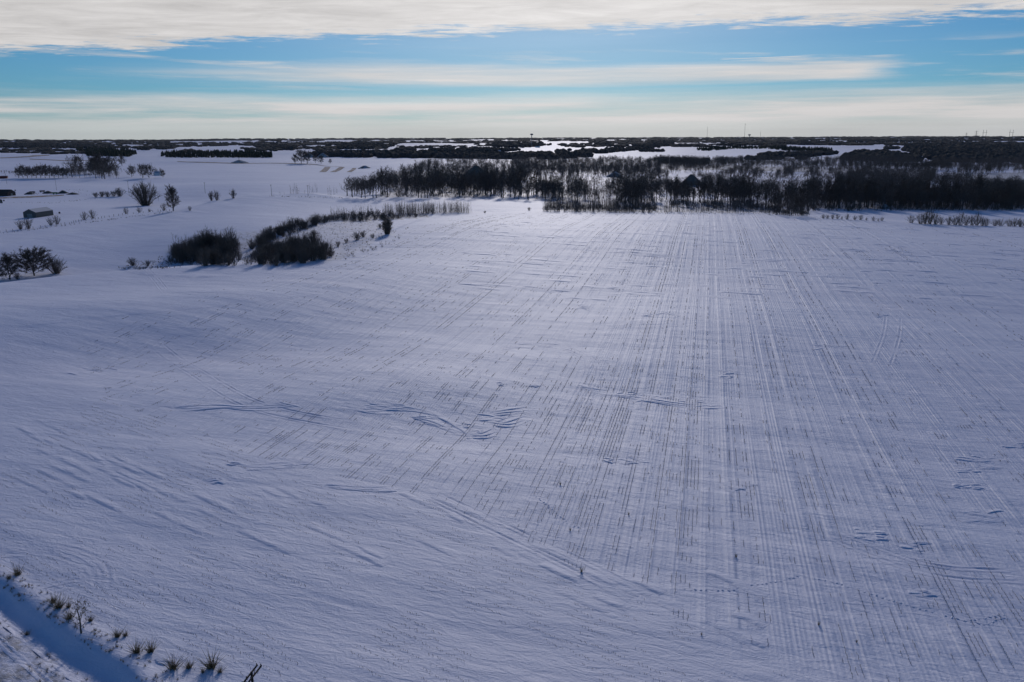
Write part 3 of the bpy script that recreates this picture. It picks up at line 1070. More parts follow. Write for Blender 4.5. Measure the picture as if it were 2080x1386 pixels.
for (x_, y_, n_, lb) in [(42, 466, 18, 'thin bare bush below the grey shed, left of a fuller one'), (58, 465, 22, 'full bare bush below the left corner of the grey shed'),
                         (103, 458, 15, 'wide dark bush below the right corner of the grey shed'), (116, 456, 16, 'pale bush joined to the wide dark bush by the shed'),
                         (171, 447, 15, 'thin bush on the fence right of the grey shed'), (189, 444, 16, 'round bush on the fence beside the thin one right of the shed'),
                         (256, 435, 12, 'spreading bush on the fence left of the fan-shaped clump'), (284, 432, 11, 'small bush on the fence just under the fan-shaped clump'),
                         (333, 428, 14, 'round bush on the fence left of the egg-shaped tree'), (386, 428, 9, 'small bush right of the egg-shaped tree'), (304, 431, 7, 'tiny shrub among the upper fence posts')]:
    one_bush(x_, y_, n_, lb, FT, BUSH, 1.0)
for (x_, y_, n_, lb) in [(430, 408, 18, 'left one of a pair of bushy small trees on the hill crest'), (441, 407, 19, 'right one of a pair of bushy small trees on the hill crest'), (474, 403, 18, 'thin upright shrub alone on the hill crest')]:
    one_bush(x_, y_, n_, lb, 'shrubs on the hill crest', BUSH_D, 0.75)
for (x_, y_, n_, lb) in [(195, 401, 9, 'low bush at the left end of the hedge behind the fence'), (207, 400, 10, 'low bush second in the hedge behind the fence'), (219, 400, 10, 'low bush in the middle of the hedge behind the fence'),
                         (231, 399, 10, 'low bush fourth in the hedge behind the fence'), (243, 399, 15, 'tall round bush at the right end of the hedge behind the fence')]:
    one_bush(x_, y_, n_, lb, 'hedge behind the fence', BUSH_D, 1.5)
for i_, (x_, y_, n_) in enumerate([(591, 394, 20), (597, 394, 22), (602, 394, 24), (606, 394, 17), (630, 393, 19), (635, 393, 17), (643, 391, 20), (668, 396, 18), (672, 397, 20), (679, 396, 18), (685, 393, 12), (568, 396, 7), (577, 396, 6), (619, 393, 9), (690, 378, 8)]):
    p_ = g1(x_, y_)
    plant(p_, px_h(p_, n_), 'thin bare sapling standing on the snowy hill left of the wood', 'saplings left of the wood', SAP, 'sapling', 'sapling', 7.0, 0.8)

# fence posts
post = MB(); post.tube((0, 0, -0.3), (0, 0, 1.55), 0.10, 0.09, 5)
post_me = post.mesh('fence_post', M['pole'])
FENCE_PX = [(0, 473), (25, 470), (52, 467), (90, 463), (140, 456), (165, 450), (190, 447), (212, 443), (238, 439), (262, 436), (292, 433), (318, 430), (345, 429)]
fp = pxpath(FENCE_PX)
seg = np.r_[0, np.cumsum(np.hypot(*np.diff(fp, axis=0).T))]
t_ = 0.0
k_ = 0
while t_ < seg[-1]:
    x_, y_ = np.interp(t_, seg, fp[:, 0]), np.interp(t_, seg, fp[:, 1])
    o = link_obj('fence_post', post_me, None, (x_, y_, float(zt(x_, y_))), 0, (1.5, 1.5, prng.uniform(1.0, 1.5)))
    o.rotation_euler = (prng.uniform(-.06, .06), prng.uniform(-.06, .06), 0)
    tag(o, 'dark wooden post in the fence line climbing past the grey shed', 'fence post', 'fence posts past the shed')
    t_ += prng.choice((4.0, 4.6, 5.2, 6.0)); k_ += 1

# thicket and sapling strips beyond the field edge ---------------------------
def sapling_patch(poly, n, npx, label, group, seed, meshes=SAP, wide=1.0, base=7.0, name='sapling', cat='sapling'):
    pts_ = sprinkle(poly, n, seed)
    for p_ in pts_:
        plant(tuple(p_), px_h(p_, npx) * prng.uniform(0.55, 1.2), label, group, meshes, name, cat, base, wide)


TH_L = 'bare multi-stemmed willow in the dark thicket at the near left corner of the marsh'
sapling_patch([(345, 534), (350, 512), (420, 497), (490, 497), (492, 520), (480, 541), (400, 541)], 62, 33, TH_L, 'willows of the left thicket', 1, SAP_T + WIL + WIL, 1.25, name='willow_shrub', cat='shrub')
sapling_patch([(495, 538), (520, 512), (600, 500), (660, 503), (672, 522), (640, 533), (560, 541)], 62, 32, 'bare multi-stemmed willow in the dark thicket on the near side of the marsh', 'willows of the right thicket', 2, SAP_T + WIL + WIL, 1.25, name='willow_shrub', cat='shrub')
sapling_patch([(505, 505), (545, 470), (600, 455), (665, 444), (668, 452), (610, 468), (560, 488), (520, 510)], 45, 20, 'bare willow in the dark strip along the far left side of the marsh', 'willows along the far side of the marsh', 3, SAP + WIL, 1.5, name='willow_shrub', cat='shrub')
sapling_patch([(665, 440), (760, 432), (768, 437), (670, 449)], 45, 20, 'thin bare sapling in the strip at the left end of the pond bank', 'saplings on the pond bank', 4, SAP, 0.9)
sapling_patch([(770, 434), (800, 431), (945, 429), (950, 434), (800, 437)], 60, 24, 'straight bare sapling in the row beside the field corner', 'saplings by the field corner', 5, SAP_L + SAP, 0.75)
one_bush(952, 434, 20, 'thin bare sapling alone at the right end of the sapling row', None, SAP, 0.3, 'sapling', 'sapling')
TALLDARK = gen_bush(31, stems=60, spread=0.30, twigs=14, tw=0.09).mesh('bush', M['twig'])
one_bush(787, 476, 38, 'dense dark upright shrub standing by the tip of the marsh', None, [TALLDARK], 0.95, 'dense_shrub', 'shrub')
for (x_, y_, n_, lb) in [(725, 488, 18, 'low brown bush on the marsh snow, nearer the thicket'), (738, 482, 13, 'low brown bush right beside the marsh bush near the thicket'), (757, 484, 9, 'small shrub left of the dense dark shrub in the marsh'),
                         (704, 494, 9, 'flat brown shrub at the near marsh edge'), (686, 502, 12, 'small twiggy bush at the right tip of the dark thicket'), (772, 464, 10, 'low bush at the left foot of the dense dark shrub'),
                         (637, 480, 12, 'small dark shrub in front of the far willow strip'), (300, 541, 11, 'small twiggy shrub at the left tip of the thicket'), (270, 540, 16, 'thin stem shrub alone left of the thicket'),
                         (845, 441, 7, 'low dark bush on the bank at the field corner'), (985, 433, 5, 'tiny dark shrub at the far field edge'), (1075, 428, 7, 'small dark shrub left of the sapling belt at the far field edge')]:
    one_bush(x_, y_, n_, lb, 'small bushes of the marsh', BUSH_D, 1.3)
tag(joined('sapling_row', SAP_A, sprinkle([(770, 435), (800, 431), (948, 429), (955, 433), (800, 438)], 200, 78), 1.35 * np.random.default_rng(3).uniform(0.6, 1.1, 200), M['twig'], 9))
tag(joined('marsh_scrub', BUSH_A, np.vstack([sprinkle([(340, 538), (350, 505), (420, 490), (490, 492), (480, 541)], 480, 71, 0.2, 26), sprinkle([(500, 538), (520, 508), (600, 492), (665, 500), (680, 522), (560, 541)], 480, 72, 0.2, 26),
                                            sprinkle([(505, 508), (560, 470), (668, 440), (770, 432), (770, 438), (668, 452), (570, 486)], 420, 73, 0.12, 20), sprinkle([(690, 448), (760, 437), (880, 438), (800, 446), (720, 452)], 190, 74)]),
           0.5 + 0.85 * np.random.default_rng(1).random(1570) ** 1.3, M['twig'], 3))
tag(joined('marsh_grass', [gen_tuft(s_, 0.8, 14, 0.10) for s_ in (1, 2, 3)], np.vstack([sprinkle([(340, 545), (360, 500), (560, 470), (760, 440), (810, 470), (740, 505), (690, 528)], 900, 75), sprinkle([(230, 545), (330, 520), (350, 545)], 120, 76),
                                                                          sprinkle([(1105, 433), (1650, 438), (1640, 425), (1110, 420)], 500, 77)]), 0.9, M['grass'], 4))

# belt along the far edge of the field ----------------------------------------
sapling_patch([(1105, 430), (1320, 434), (1320, 424), (1110, 418)], 26, 22, 'thin bare sapling in the grey belt at the far end of the field', 'saplings of the far belt', 6, SAP, 0.8)
tag(joined('sapling_belt', SAP_A, np.vstack([sprinkle([(1105, 431), (1320, 434), (1330, 420), (1110, 414)], 420, 81), sprinkle([(1420, 431), (1560, 434), (1560, 426), (1420, 423)], 150, 82),
                                            sprinkle([(1330, 432), (1420, 432), (1420, 428), (1330, 428)], 40, 83)]), 1.45 * np.random.default_rng(2).uniform(0.7, 1.1, 610), M['twig'], 5))
tag(joined('belt_scrub', BUSH_A, np.vstack([sprinkle([(1105, 430), (1330, 433), (1330, 424), (1110, 420)], 150, 84), sprinkle([(1560, 437), (1640, 440), (1640, 425), (1560, 425)], 90, 85)]), 1.1, M['twig'], 6))
for i_ in range(26):
    p_ = sprinkle([(1560, 436), (1600, 439), (1645, 440), (1645, 418), (1560, 416)], 1, 300 + i_)[0]
    tree(tuple(p_), px_h(p_, 40) * prng.uniform(.8, 1.1), 'dark bare tree in the dense clump jutting out at the far right field edge', 'trees of the jutting clump', TREES_T)
# hedge on the right-hand field edge
HB = 'bushes on the right field edge'
for i_, (x_, y_, n_, w_) in enumerate([(1672, 444, 8, 1.2), (1680, 444, 8, 1.2), (1691, 445, 9, 1.2), (1701, 445, 9, 1.2), (1710, 446, 6, 1), (1720, 446, 11, 1), (1736, 447, 9, 1.2), (1748, 447, 10, 1.1), (1760, 448, 6, 1), (1774, 449, 9, 1.1), (1784, 450, 6, 1), (1791, 449, 8, 1)]):
    one_bush(x_, y_, n_, 'small pale bush in the thin left part of the hedge on the right field edge', HB + ', left part', BUSH, w_)
for i_, (x_, y_, n_, w_) in enumerate([(1851, 453, 14, 1.3), (1870, 455, 22, .9), (1880, 455, 26, .8), (1889, 455, 26, .8), (1900, 456, 20, .9), (1912, 456, 14, 1.1), (1928, 457, 17, 1.1), (1940, 457, 18, 1), (1950, 458, 24, .8), (1962, 458, 17, 1), (1974, 458, 18, 1.0),
                                        (1984, 458, 24, .8), (1995, 459, 17, 1.0), (2003, 459, 14, 1.1)]):
    one_bush(x_, y_, n_, 'pale bare bush in the tall middle part of the hedge on the right field edge', HB + ', middle part', BUSH, w_)
for i_, (x_, y_, n_, w_) in enumerate([(2021, 459, 12, 1.3), (2033, 459, 13, 1.3), (2050, 460, 14, 1.2), (2060, 460, 15, 1.2), (2072, 461, 15, 1.2), (2084, 462, 14, 1.2)]):
    one_bush(x_, y_, n_, 'rounded pale bush in the right end of the hedge on the right field edge', HB + ', right end', BUSH, w_)

# the woods --------------------------------------------------------------------
def wood_trees(poly, n, npx, label, group, seed, kinds=TREES):
    for p_ in sprinkle(poly, n, seed):
        tree(tuple(p_), px_h(p_, npx) * prng.uniform(0.6, 1.15), label, group, kinds)


for i_, (x_, y_, n_) in enumerate([(706, 398, 36), (716, 401, 38), (734, 402, 42), (742, 403, 40), (758, 402, 46), (765, 402, 44)]):
    one_tree(x_, y_, n_, 'tall bare tree at the open left end of the wood beyond the field', TREES, 'trees at the left end of the wood')
wood_trees([(770, 403), (900, 404), (1000, 402), (1060, 400), (1060, 392), (900, 393), (770, 394)], 62, 52, 'bare tree in the front row of the dark wood left of centre', 'front trees of the left wood', 21, TREES + TREES_T)
wood_trees([(1010, 404), (1100, 408), (1190, 412), (1200, 402), (1100, 392), (1010, 394)], 34, 42, 'bare tree in the open wood at the centre beyond the field', 'trees of the open centre wood', 22, TREES)
wood_trees([(1250, 422), (1315, 425), (1310, 410), (1255, 405)], 14, 52, 'dark bare tree in the tall clump right of centre beyond the field', 'trees of the tall clump', 23, TREES)
wood_trees([(1315, 418), (1560, 424), (1560, 406), (1315, 404)], 66, 46, 'bare tree in the front row of the wood right of centre', 'front trees of the right-centre wood', 24, TREES + TREES_T)
wood_trees([(1640, 426), (2080, 428), (2080, 420), (1640, 419)], 60, 56, 'bare tree in the front row of the dense wood at the right', 'front trees of the right wood', 25, TREES_T)
# grove round the farmhouse on the left
wood_trees([(140, 362), (240, 365), (240, 350), (150, 350)], 16, 30, 'dark bare tree in the grove left of the farmhouse', 'grove left of the farmhouse', 26, TREE_ROUND + TREES)
for (x_, y_, n_, lb) in [(268, 360, 18, 'low round tree left of the farmhouse'), (290, 362, 22, 'round tree in front of the farmhouse, left one'), (303, 362, 22, 'round tree in front of the farmhouse, right one'), (331, 361, 12, 'dark bush right of the farmhouse'),
                         (248, 337, 16, 'lone pale tree on the slope behind the grove'), (600, 333, 16, 'left tree of the clump by the gravel heap'), (612, 333, 24, 'tallest tree of the clump by the gravel heap'), (624, 333, 22, 'right tree of the clump by the gravel heap'),
                         (641, 331, 14, 'small tree in front of the gravel heap'), (652, 333, 14, 'forked tree right of the gravel heap'), (671, 333, 8, 'dark bush right of the gravel heap')]:
    one_tree(x_, y_, n_, lb, TREE_ROUND, 'farmland trees on the left')
for i_, x_ in enumerate(range(38, 140, 9)):
    one_tree(x_, 362, 15 + prng.random() * 5, 'small pale tree in the row left of the dark grove', TREE_ROUND, 'row left of the grove')

woods = []          # (polygon of feet, number, height range, seed, gaps)
NW = [
    ([(700, 400), (800, 396), (1010, 395), (1060, 380), (1100, 345), (1060, 325), (880, 326), (840, 345), (790, 368)], 900, 17, 31, 0.22),
    ([(1000, 400), (1190, 408), (1190, 392), (1090, 380), (1000, 390)], 90, 16, 32, 0.5),
    ([(1040, 356), (1340, 362), (1340, 338), (1040, 326)], 900, 15, 33, 0.05),
    ([(1250, 415), (1320, 412), (1330, 368), (1260, 365)], 110, 17, 34, 0.2),
    ([(1320, 410), (1700, 418), (1700, 385), (1560, 380), (1330, 376)], 330, 17, 35, 0.5),
    ([(1330, 366), (1900, 372), (1900, 342), (1700, 340), (1340, 338)], 800, 14, 36, 0.42),
    ([(1640, 424), (2090, 426), (2090, 400), (1850, 396), (1700, 400)], 560, 17, 37, 0.1),
    ([(1700, 398), (1960, 396), (1980, 368), (1700, 366)], 420, 16, 38, 0.42),
    ([(1960, 400), (2090, 402), (2090, 382), (1980, 380)], 200, 15, 39, 0.1),
    ([(1940, 356), (2090, 352), (2090, 346), (1940, 348)], 90, 12, 44, 0.4),
    ([(1040, 330), (1340, 336), (1440, 342), (1440, 330), (1040, 318)], 520, 13, 45, 0.22),
    ([(140, 362), (242, 364), (240, 346), (150, 344)], 90, 15, 40, 0.1),
    ([(240, 352), (330, 356), (330, 350), (240, 346)], 26, 9, 41, 0.1),
    ([(40, 356), (150, 352), (150, 344), (50, 350)], 46, 7, 42, 0.1),
    ([(1090, 372), (1250, 378), (1250, 360), (1090, 356)], 60, 13, 43, 0.45),
    ([(1100, 412), (1250, 416), (1250, 384), (1100, 378)], 90, 15, 46, 0.3),
]
pos_all, sc_all = [], []
for poly, n, h_, sd_, gp in NW:
    p_ = sprinkle(poly, int(n * 1.6), sd_, gp, 22.0)
    pos_all.append(p_)
    sc_all.append(h_ / 18.0 * np.random.default_rng(sd_).uniform(0.5, 1.25, len(p_)))
joined('bare_wood', LOW, np.vstack(pos_all), np.concatenate(sc_all), M['twig'], 7)
US = [([(770, 401), (1060, 401), (1060, 340), (850, 335)], 420, 0.2), ([(1250, 424), (1330, 424), (1330, 380), (1255, 390)], 120, 0.2), ([(1560, 430), (2090, 428), (2090, 395), (1560, 400)], 650, 0.25),
      ([(1330, 366), (1900, 372), (1900, 344), (1340, 340)], 420, 0.4), ([(1330, 424), (1560, 426), (1560, 412), (1330, 412)], 120, 0.3), ([(1040, 356), (1340, 360), (1340, 336), (1040, 330)], 200, 0.3)]
upos = np.vstack([sprinkle(pl, int(n * 1.5), 500 + i_, gp) for i_, (pl, n, gp) in enumerate(US)])
joined('undergrowth', BUSH_A, upos, 1.3 * np.random.default_rng(8).uniform(0.7, 1.3, len(upos)), M['twig'], 8)

# ------------------------------------------------------------------ far country: woods that read as masses
FW = [   # polygon of feet, number, kind, height (m), seed, gaps
    # left
    ([(0, 301), (150, 302), (270, 300), (150, 294), (0, 292)], 420, 'l', 17, 1, 0.1),
    ([(150, 303), (180, 318), (262, 319), (280, 313), (262, 306), (180, 304)], 300, 'c', 21, 2, 0),
    ([(325, 318), (345, 321), (552, 321), (552, 314), (500, 311), (345, 312)], 420, 'c', 20, 3, 0),
    ([(530, 300), (560, 304), (596, 306), (605, 300), (580, 298), (540, 297)], 150, 'l', 18, 4, 0),
    ([(280, 305), (350, 306), (350, 301), (290, 300)], 60, 'l', 14, 5, 0.5),
    ([(290, 298), (420, 297), (620, 293), (760, 293), (760, 289), (420, 291), (300, 294)], 260, 'l', 15, 6, 0.42),
    ([(600, 302), (700, 304), (770, 300), (760, 293), (620, 293)], 150, 'l', 14, 7, 0.5),
    ([(625, 318), (700, 320), (860, 322), (900, 320), (860, 312), (720, 312), (650, 310)], 420, 'l', 17, 8, 0.15),
    ([(690, 303), (760, 304), (795, 298), (760, 293), (700, 293)], 150, 'l', 17, 9, 0.2),
    ([(0, 354), (70, 355), (140, 354), (230, 349), (140, 349), (0, 352)], 120, 'l', 7, 10, 0.35),
    # middle
    ([(800, 320), (880, 322), (1060, 324), (1060, 316), (960, 316), (830, 316)], 420, 'l', 15, 11, 0.2),
    ([(802, 306), (842, 308), (842, 304), (806, 304)], 60, 'l', 14, 12, 0.1),
    ([(870, 309), (960, 312), (1020, 309), (1060, 306), (1000, 303), (880, 304)], 260, 'l', 15, 13, 0.28),
    ([(995, 299), (1060, 301), (1125, 295), (1060, 291), (1000, 292)], 220, 'l', 15, 14, 0.2),
    ([(1040, 322), (1130, 324), (1200, 320), (1200, 316), (1050, 314)], 220, 'l', 15, 15, 0.3),
    ([(1130, 312), (1220, 313), (1290, 306), (1340, 302), (1340, 299), (1270, 302), (1130, 308)], 210, 'l', 13, 16, 0.35),
    ([(1205, 297), (1245, 298), (1240, 294), (1212, 294)], 40, 'l', 13, 17, 0.1),
    ([(1285, 300), (1330, 300), (1370, 296), (1365, 288), (1320, 288), (1325, 294)], 300, 'l', 16, 18, 0.1),
    ([(1300, 309), (1350, 309), (1350, 306), (1300, 306)], 40, 'l', 11, 19, 0.3),
    ([(1310, 336), (1400, 340), (1440, 338), (1440, 330), (1340, 326)], 260, 'l', 15, 20, 0.15),
    ([(1440, 334), (1480, 334), (1480, 329), (1440, 329)], 30, 'l', 15, 21, 0.4),
    ([(1484, 336), (1508, 336), (1508, 330), (1484, 330)], 22, 'l', 16, 22, 0.2),
    ([(1415, 307), (1440, 307), (1490, 303), (1560, 303), (1600, 307), (1690, 311), (1690, 305), (1600, 300), (1500, 299), (1415, 303)], 520, 'c', 14, 23, 0.12),
    ([(1445, 296), (1490, 297), (1550, 296), (1620, 294), (1620, 290), (1490, 291), (1450, 292)], 130, 'l', 13, 24, 0.42),
    ([(1540, 318), (1640, 320), (1700, 314), (1690, 311), (1560, 314)], 220, 'l', 12, 25, 0.3),
    ([(1330, 340), (1480, 342), (1620, 342), (1760, 346), (1900, 348), (1900, 334), (1720, 328), (1560, 322), (1480, 328), (1340, 330)], 900, 'l', 13, 26, 0.2),
    ([(1620, 295), (1720, 296), (1730, 290), (1620, 286)], 200, 'l', 15, 27, 0),
    ([(1700, 330), (1790, 334), (1870, 334), (1860, 322), (1800, 314), (1740, 312)], 420, 'l', 17, 28, 0.2),
    ([(1795, 304), (1825, 304), (1825, 301), (1800, 301)], 30, 'l', 14, 29, 0.1),
    ([(1830, 306), (1880, 320), (1900, 332), (2090, 336), (2090, 292), (1980, 291), (1900, 290), (1840, 296)], 900, 'l', 16, 30, 0.1),
    ([(1870, 346), (1980, 352), (2090, 344), (2090, 338), (1900, 334)], 300, 'l', 14, 31, 0.35),
    ([(1720, 290), (1980, 289), (1910, 287), (1720, 287)], 160, 'l', 14, 32, 0.1),
]
lp, lsc, cp, csc = [], [], [], []
for poly, n, kd, h_, sd_, gp in FW:
    n = int(n * 1.6)
    p_ = sprinkle(poly, n, 900 + sd_, gp, 9.0)
    r_ = np.hypot(p_[:, 0], p_[:, 1])
    s_ = np.random.default_rng(sd_).uniform(0.72, 1.18, n)
    if kd == 'c':
        cp.append(p_); csc.append(s_ * h_ / 13.0)
    else:
        lp.append(p_); lsc.append(s_ * h_ / 16.0)
near_l = np.vstack(lp); near_s = np.concatenate(lsc)
rl = np.hypot(near_l[:, 0], near_l[:, 1])
mid = rl < 2300
joined('scattered_wood', LOW, near_l[mid], near_s[mid] * 0.95, M['twig'], 61)
joined('distant_wood', LUMP, near_l[~mid], near_s[~mid] * 1.5, M['wood_far'], 62, szv=near_s[~mid] * 0.95)
joined('conifer_wood', CON, np.vstack(cp), np.concatenate(csc), M['conifer'], 63)
# the last woods before the skyline
rng = np.random.default_rng(99)
sp_, ss_, sz_ = [], [], []
for r_, n, h_, wmul, gp in ((5200, 700, 13, 1.5, 0.50), (6500, 800, 14, 1.8, 0.46), (8000, 900, 14, 2.2, 0.38), (10000, 900, 15, 2.8, 0.32), (12500, 900, 16, 3.4, 0.28), (16000, 900, 18, 4.2, 0.2), (21000, 900, 22, 5.5, 0.12)):
    a = np.radians(rng.uniform(-40, 40, n * 2))
    rr_ = r_ * rng.uniform(0.9, 1.12, n * 2)
    keep = vnoise(np.degrees(a) * 0.42 + r_, rr_ / 900.0, int(r_)) > gp + 0.08 * np.sin(np.degrees(a) / 9 + r_)
    # wide open snowfields in the middle distance ahead
    mid_open = (np.degrees(a) > -9) & (np.degrees(a) < 9) & (rr_ < 7600)
    keep &= ~mid_open | (rng.random(n * 2) < 0.35)
    a, rr_ = a[keep][:n], rr_[keep][:n]
    x_, y_ = rr_ * np.sin(a), rr_ * np.cos(a)
    sp_.append(np.stack([x_, y_, zt(x_, y_)], -1)); ss_.append(1.75 * wmul * rng.uniform(0.7, 1.3, len(a))); sz_.append(h_ / 16.0 * rng.uniform(0.8, 1.15, len(a)))
joined('skyline_wood', LUMP, np.vstack(sp_), np.concatenate(ss_), M['wood_far'], 64, szv=np.concatenate(sz_))


# ------------------------------------------------------------------ buildings
def gable(name, pos, rz, w, l, eave, ridge, wall_m, roof_m, label, cat, group=None, door=None, windows=(), trim=True, chimney=False):
    """long axis along local y; gable end at -y"""
    e = bpy.data.objects.new(name, None)
    COL.objects.link(e)
    e.location = pos; e.rotation_euler = (0, 0, rz)
    tag(e, label, cat, group)
    a, b_ = w / 2, l / 2
    B = MB()
    Vw = [(-a, -b_, -0.6), (a, -b_, -0.6), (a, b_, -0.6), (-a, b_, -0.6), (-a, -b_, eave), (a, -b_, eave), (a, b_, eave), (-a, b_, eave), (0, -b_, ridge), (0, b_, ridge)]
    B.add(Vw, [(0, 1, 5), (0, 5, 4), (4, 5, 8), (1, 2, 6), (1, 6, 5), (2, 3, 7), (2, 7, 6), (6, 7, 9), (3, 0, 4), (3, 4, 7)])
    link_obj('wall', B.mesh('wall', wall_m), e)
    Rf = MB()
    o_, t_ = 0.25, 0.12
    sl = (ridge - eave) / a
    for s_ in (-1, 1):
        x0, z0 = s_ * (a + o_), eave - o_ * sl
        P_ = [(0, -b_ - o_, ridge + 0.02), (x0, -b_ - o_, z0 + 0.02), (x0, b_ + o_, z0 + 0.02), (0, b_ + o_, ridge + 0.02)]
        Q_ = [(x, y, z_ + t_) for x, y, z_ in P_]
        Rf.add(P_ + Q_, [(0, 1, 2), (0, 2, 3), (4, 6, 5), (4, 7, 6), (0, 4, 5), (0, 5, 1), (1, 5, 6), (1, 6, 2), (2, 6, 7), (2, 7, 3)])
    ro_ = link_obj('roof', Rf.mesh('roof', roof_m), e)
    if chimney:
        C_ = MB(); C_.box((a * 0.3, 0, ridge + 0.3), (0.8, 0.8, 1.8)); link_obj('chimney', C_.mesh('chimney', M['barn_wall']), ro_)
    if door:
        dw, dh, n_ = door
        for k in range(n_):
            D_ = MB(); D_.box(((k - (n_ - 1) / 2) * (dw + 0.12), -b_ - 0.05, dh / 2 - 0.1), (dw, 0.12, dh))
            link_obj('door', D_.mesh('door', M['shed_trim']), e)
    for (side, off, zc, ww, wh) in windows:
        W_ = MB()
        if side == 'y':
            W_.box((off, -b_ - 0.05, zc), (ww, 0.14, wh))
        else:
            W_.box((a + 0.05 if side == 'r' else -a - 0.05, off, zc), (0.14, ww, wh))
        link_obj('window', W_.mesh('window', M['glass']), e)
    return e


def face_yaw(p_, deg):
    """yaw that turns the local -y gable towards the camera, then by deg"""
    return math.atan2(-p_[0], p_[1]) + R_(deg)


p_ = g1(79, 440)
gable('machine_shed', tuple(p_), face_yaw(p_, -36), 13.0, 26, 5.2, 8.2, M['shed_wall'], M['steel_roof'], 'grey-green metal machine shed with gable end and snow on its long roof', 'shed', None, (2.6, 3.8, 2), [], True)
p_ = g1(6, 398)
gable('barn', tuple(p_), face_yaw(p_, 52), 15, 26, 4.6, 8.2, M['barn_wall'], M['barn_wall'], 'dark brown barn cut off by the left border above the farmyard', 'barn', None, (3.2, 3.2, 1), [('r', -4, 2.4, 2.2, 1.6)])
p_ = g1(-2, 413)
gable('small_hut', tuple(p_), face_yaw(p_, 30), 5, 6, 3.6, 5.0, M['shed_wall'], M['steel_roof'], 'small grey hut at the left border below the dark barn', 'hut', None, (1.2, 2.1, 1))
p_ = g1(2, 363)
gable('long_shed', tuple(p_), face_yaw(p_, 80), 9, 22, 3.0, 4.8, M['red'], M['red'], 'low rust-red shed at the left border above the dark barn', 'shed', None, (2.4, 2.4, 1))
p_ = g1(321, 357)
gable('farmhouse', tuple(p_), face_yaw(p_, 60), 9, 13, 5.0, 8.4, M['white'], M['steel_roof'], 'white farmhouse half hidden by round trees left of centre', 'house', None, (1.1, 2.2, 1), [('r', -4, 1.8, 1.2, 1.5), ('r', 0, 1.8, 1.2, 1.5), ('r', 4, 1.8, 1.2, 1.5), ('y', -2.4, 1.8, 1.1, 1.5)], chimney=True)
FARB = [(1092, 300, 'white barn among far trees below the water tower', 12, 26, 'white'), (1010, 309, 'low white shed on the far snow left of centre', 10, 30, 'white'), (1020, 303, 'long pale shed behind the low white shed left of centre', 9, 34, 'white'),
        (705, 294, 'pale house on the far left hillside', 9, 13, 'white'), (735, 290, 'pale barn beyond the far left hillside', 12, 24, 'white'), (1741, 288, 'white house at the top of the right-hand snowfield', 10, 14, 'white'),
        (1764, 293, 'rusty red barn on the right-hand snowfield', 10, 14, 'red'), (1820, 283, 'tiny white house in the far dark woods on the right', 10, 16, 'white'), (392, 291, 'pale farm building under the far left wooded hills', 12, 26, 'white'),
        (1360, 293, 'white house left of the far straight road', 10, 14, 'white'), (1300, 283, 'low pale building on the far middle skyline', 14, 40, 'white')]
for (x_, y_, lb, w_, l_, mm) in FARB:
    p_ = g1(x_, y_)
    gable('farm_building', tuple(p_), face_yaw(p_, prng.uniform(40, 90)), w_, l_, 4.5, 7.5, M[mm], M['steel_roof'], lb, 'building', None, (2.0, 2.4, 1), [('r', 0, 2.0, 1.6, 1.4)])


# ------------------------------------------------------------------ farmyard things
def wagon(pos, rz, col, label, l=6.0, w=2.4, h=1.7):
    e = bpy.data.objects.new('farm_wagon', None); COL.objects.link(e)
    e.location = pos; e.rotation_euler = (0, 0, rz)
    tag(e, label, 'wagon')
    B = MB()
    zb = 0.9
    V8 = []
    for (k, z_) in ((0.86, zb), (1.0, zb + h)):
        V8 += [(-l / 2 * k, -w / 2 * k, z_), (l / 2 * k, -w / 2 * k, z_), (l / 2 * k, w / 2 * k, z_), (-l / 2 * k, w / 2 * k, z_)]
    B.add(V8, [(0, 2, 1), (0, 3, 2), (0, 1, 5), (0, 5, 4), (1, 2, 6), (1, 6, 5), (2, 3, 7), (2, 7, 6), (3, 0, 4), (3, 4, 7)])
    V8b = [(x * 0.93, y * 0.9, z_ if z_ > zb + .1 else zb + 0.5) for x, y, z_ in V8]
    B.add(V8b, [(0, 1, 2), (0, 2, 3)])
    link_obj('body', B.mesh('body', col), e)
    for sx in (-1, 1):
        for sy in (-1, 1):
            Wm = MB(); Wm.tube((sx * l * 0.3, sy * (w / 2 - 0.28), 0.5), (sx * l * 0.3, sy * (w / 2 - 0.02), 0.5), 0.5, 0.5, 10)
            link_obj('wheel', Wm.mesh('wheel', M['dark']), e)
    Dr = MB(); Dr.tube((l / 2 * 0.86, 0, 0.75), (l / 2 + 1.8, 0, 0.45), 0.07, 0.06, 4)
    link_obj('drawbar', Dr.mesh('drawbar', M['dark']), e)
    return e


wagon(tuple(g1(112, 395)), R_(20), M['green'], 'bright green farm wagon in the farmyard row on the left', 6.5, 2.6, 1.9)
wagon(tuple(g1(66, 393)), R_(12), M['dark'], 'dark farm wagon at the left end of the farmyard row', 7.0, 2.6, 1.8)
wagon(tuple(g1(86, 391)), R_(28), M['barn_wall'], 'dark brown farm wagon in the middle of the farmyard row', 7.0, 2.6, 1.8)


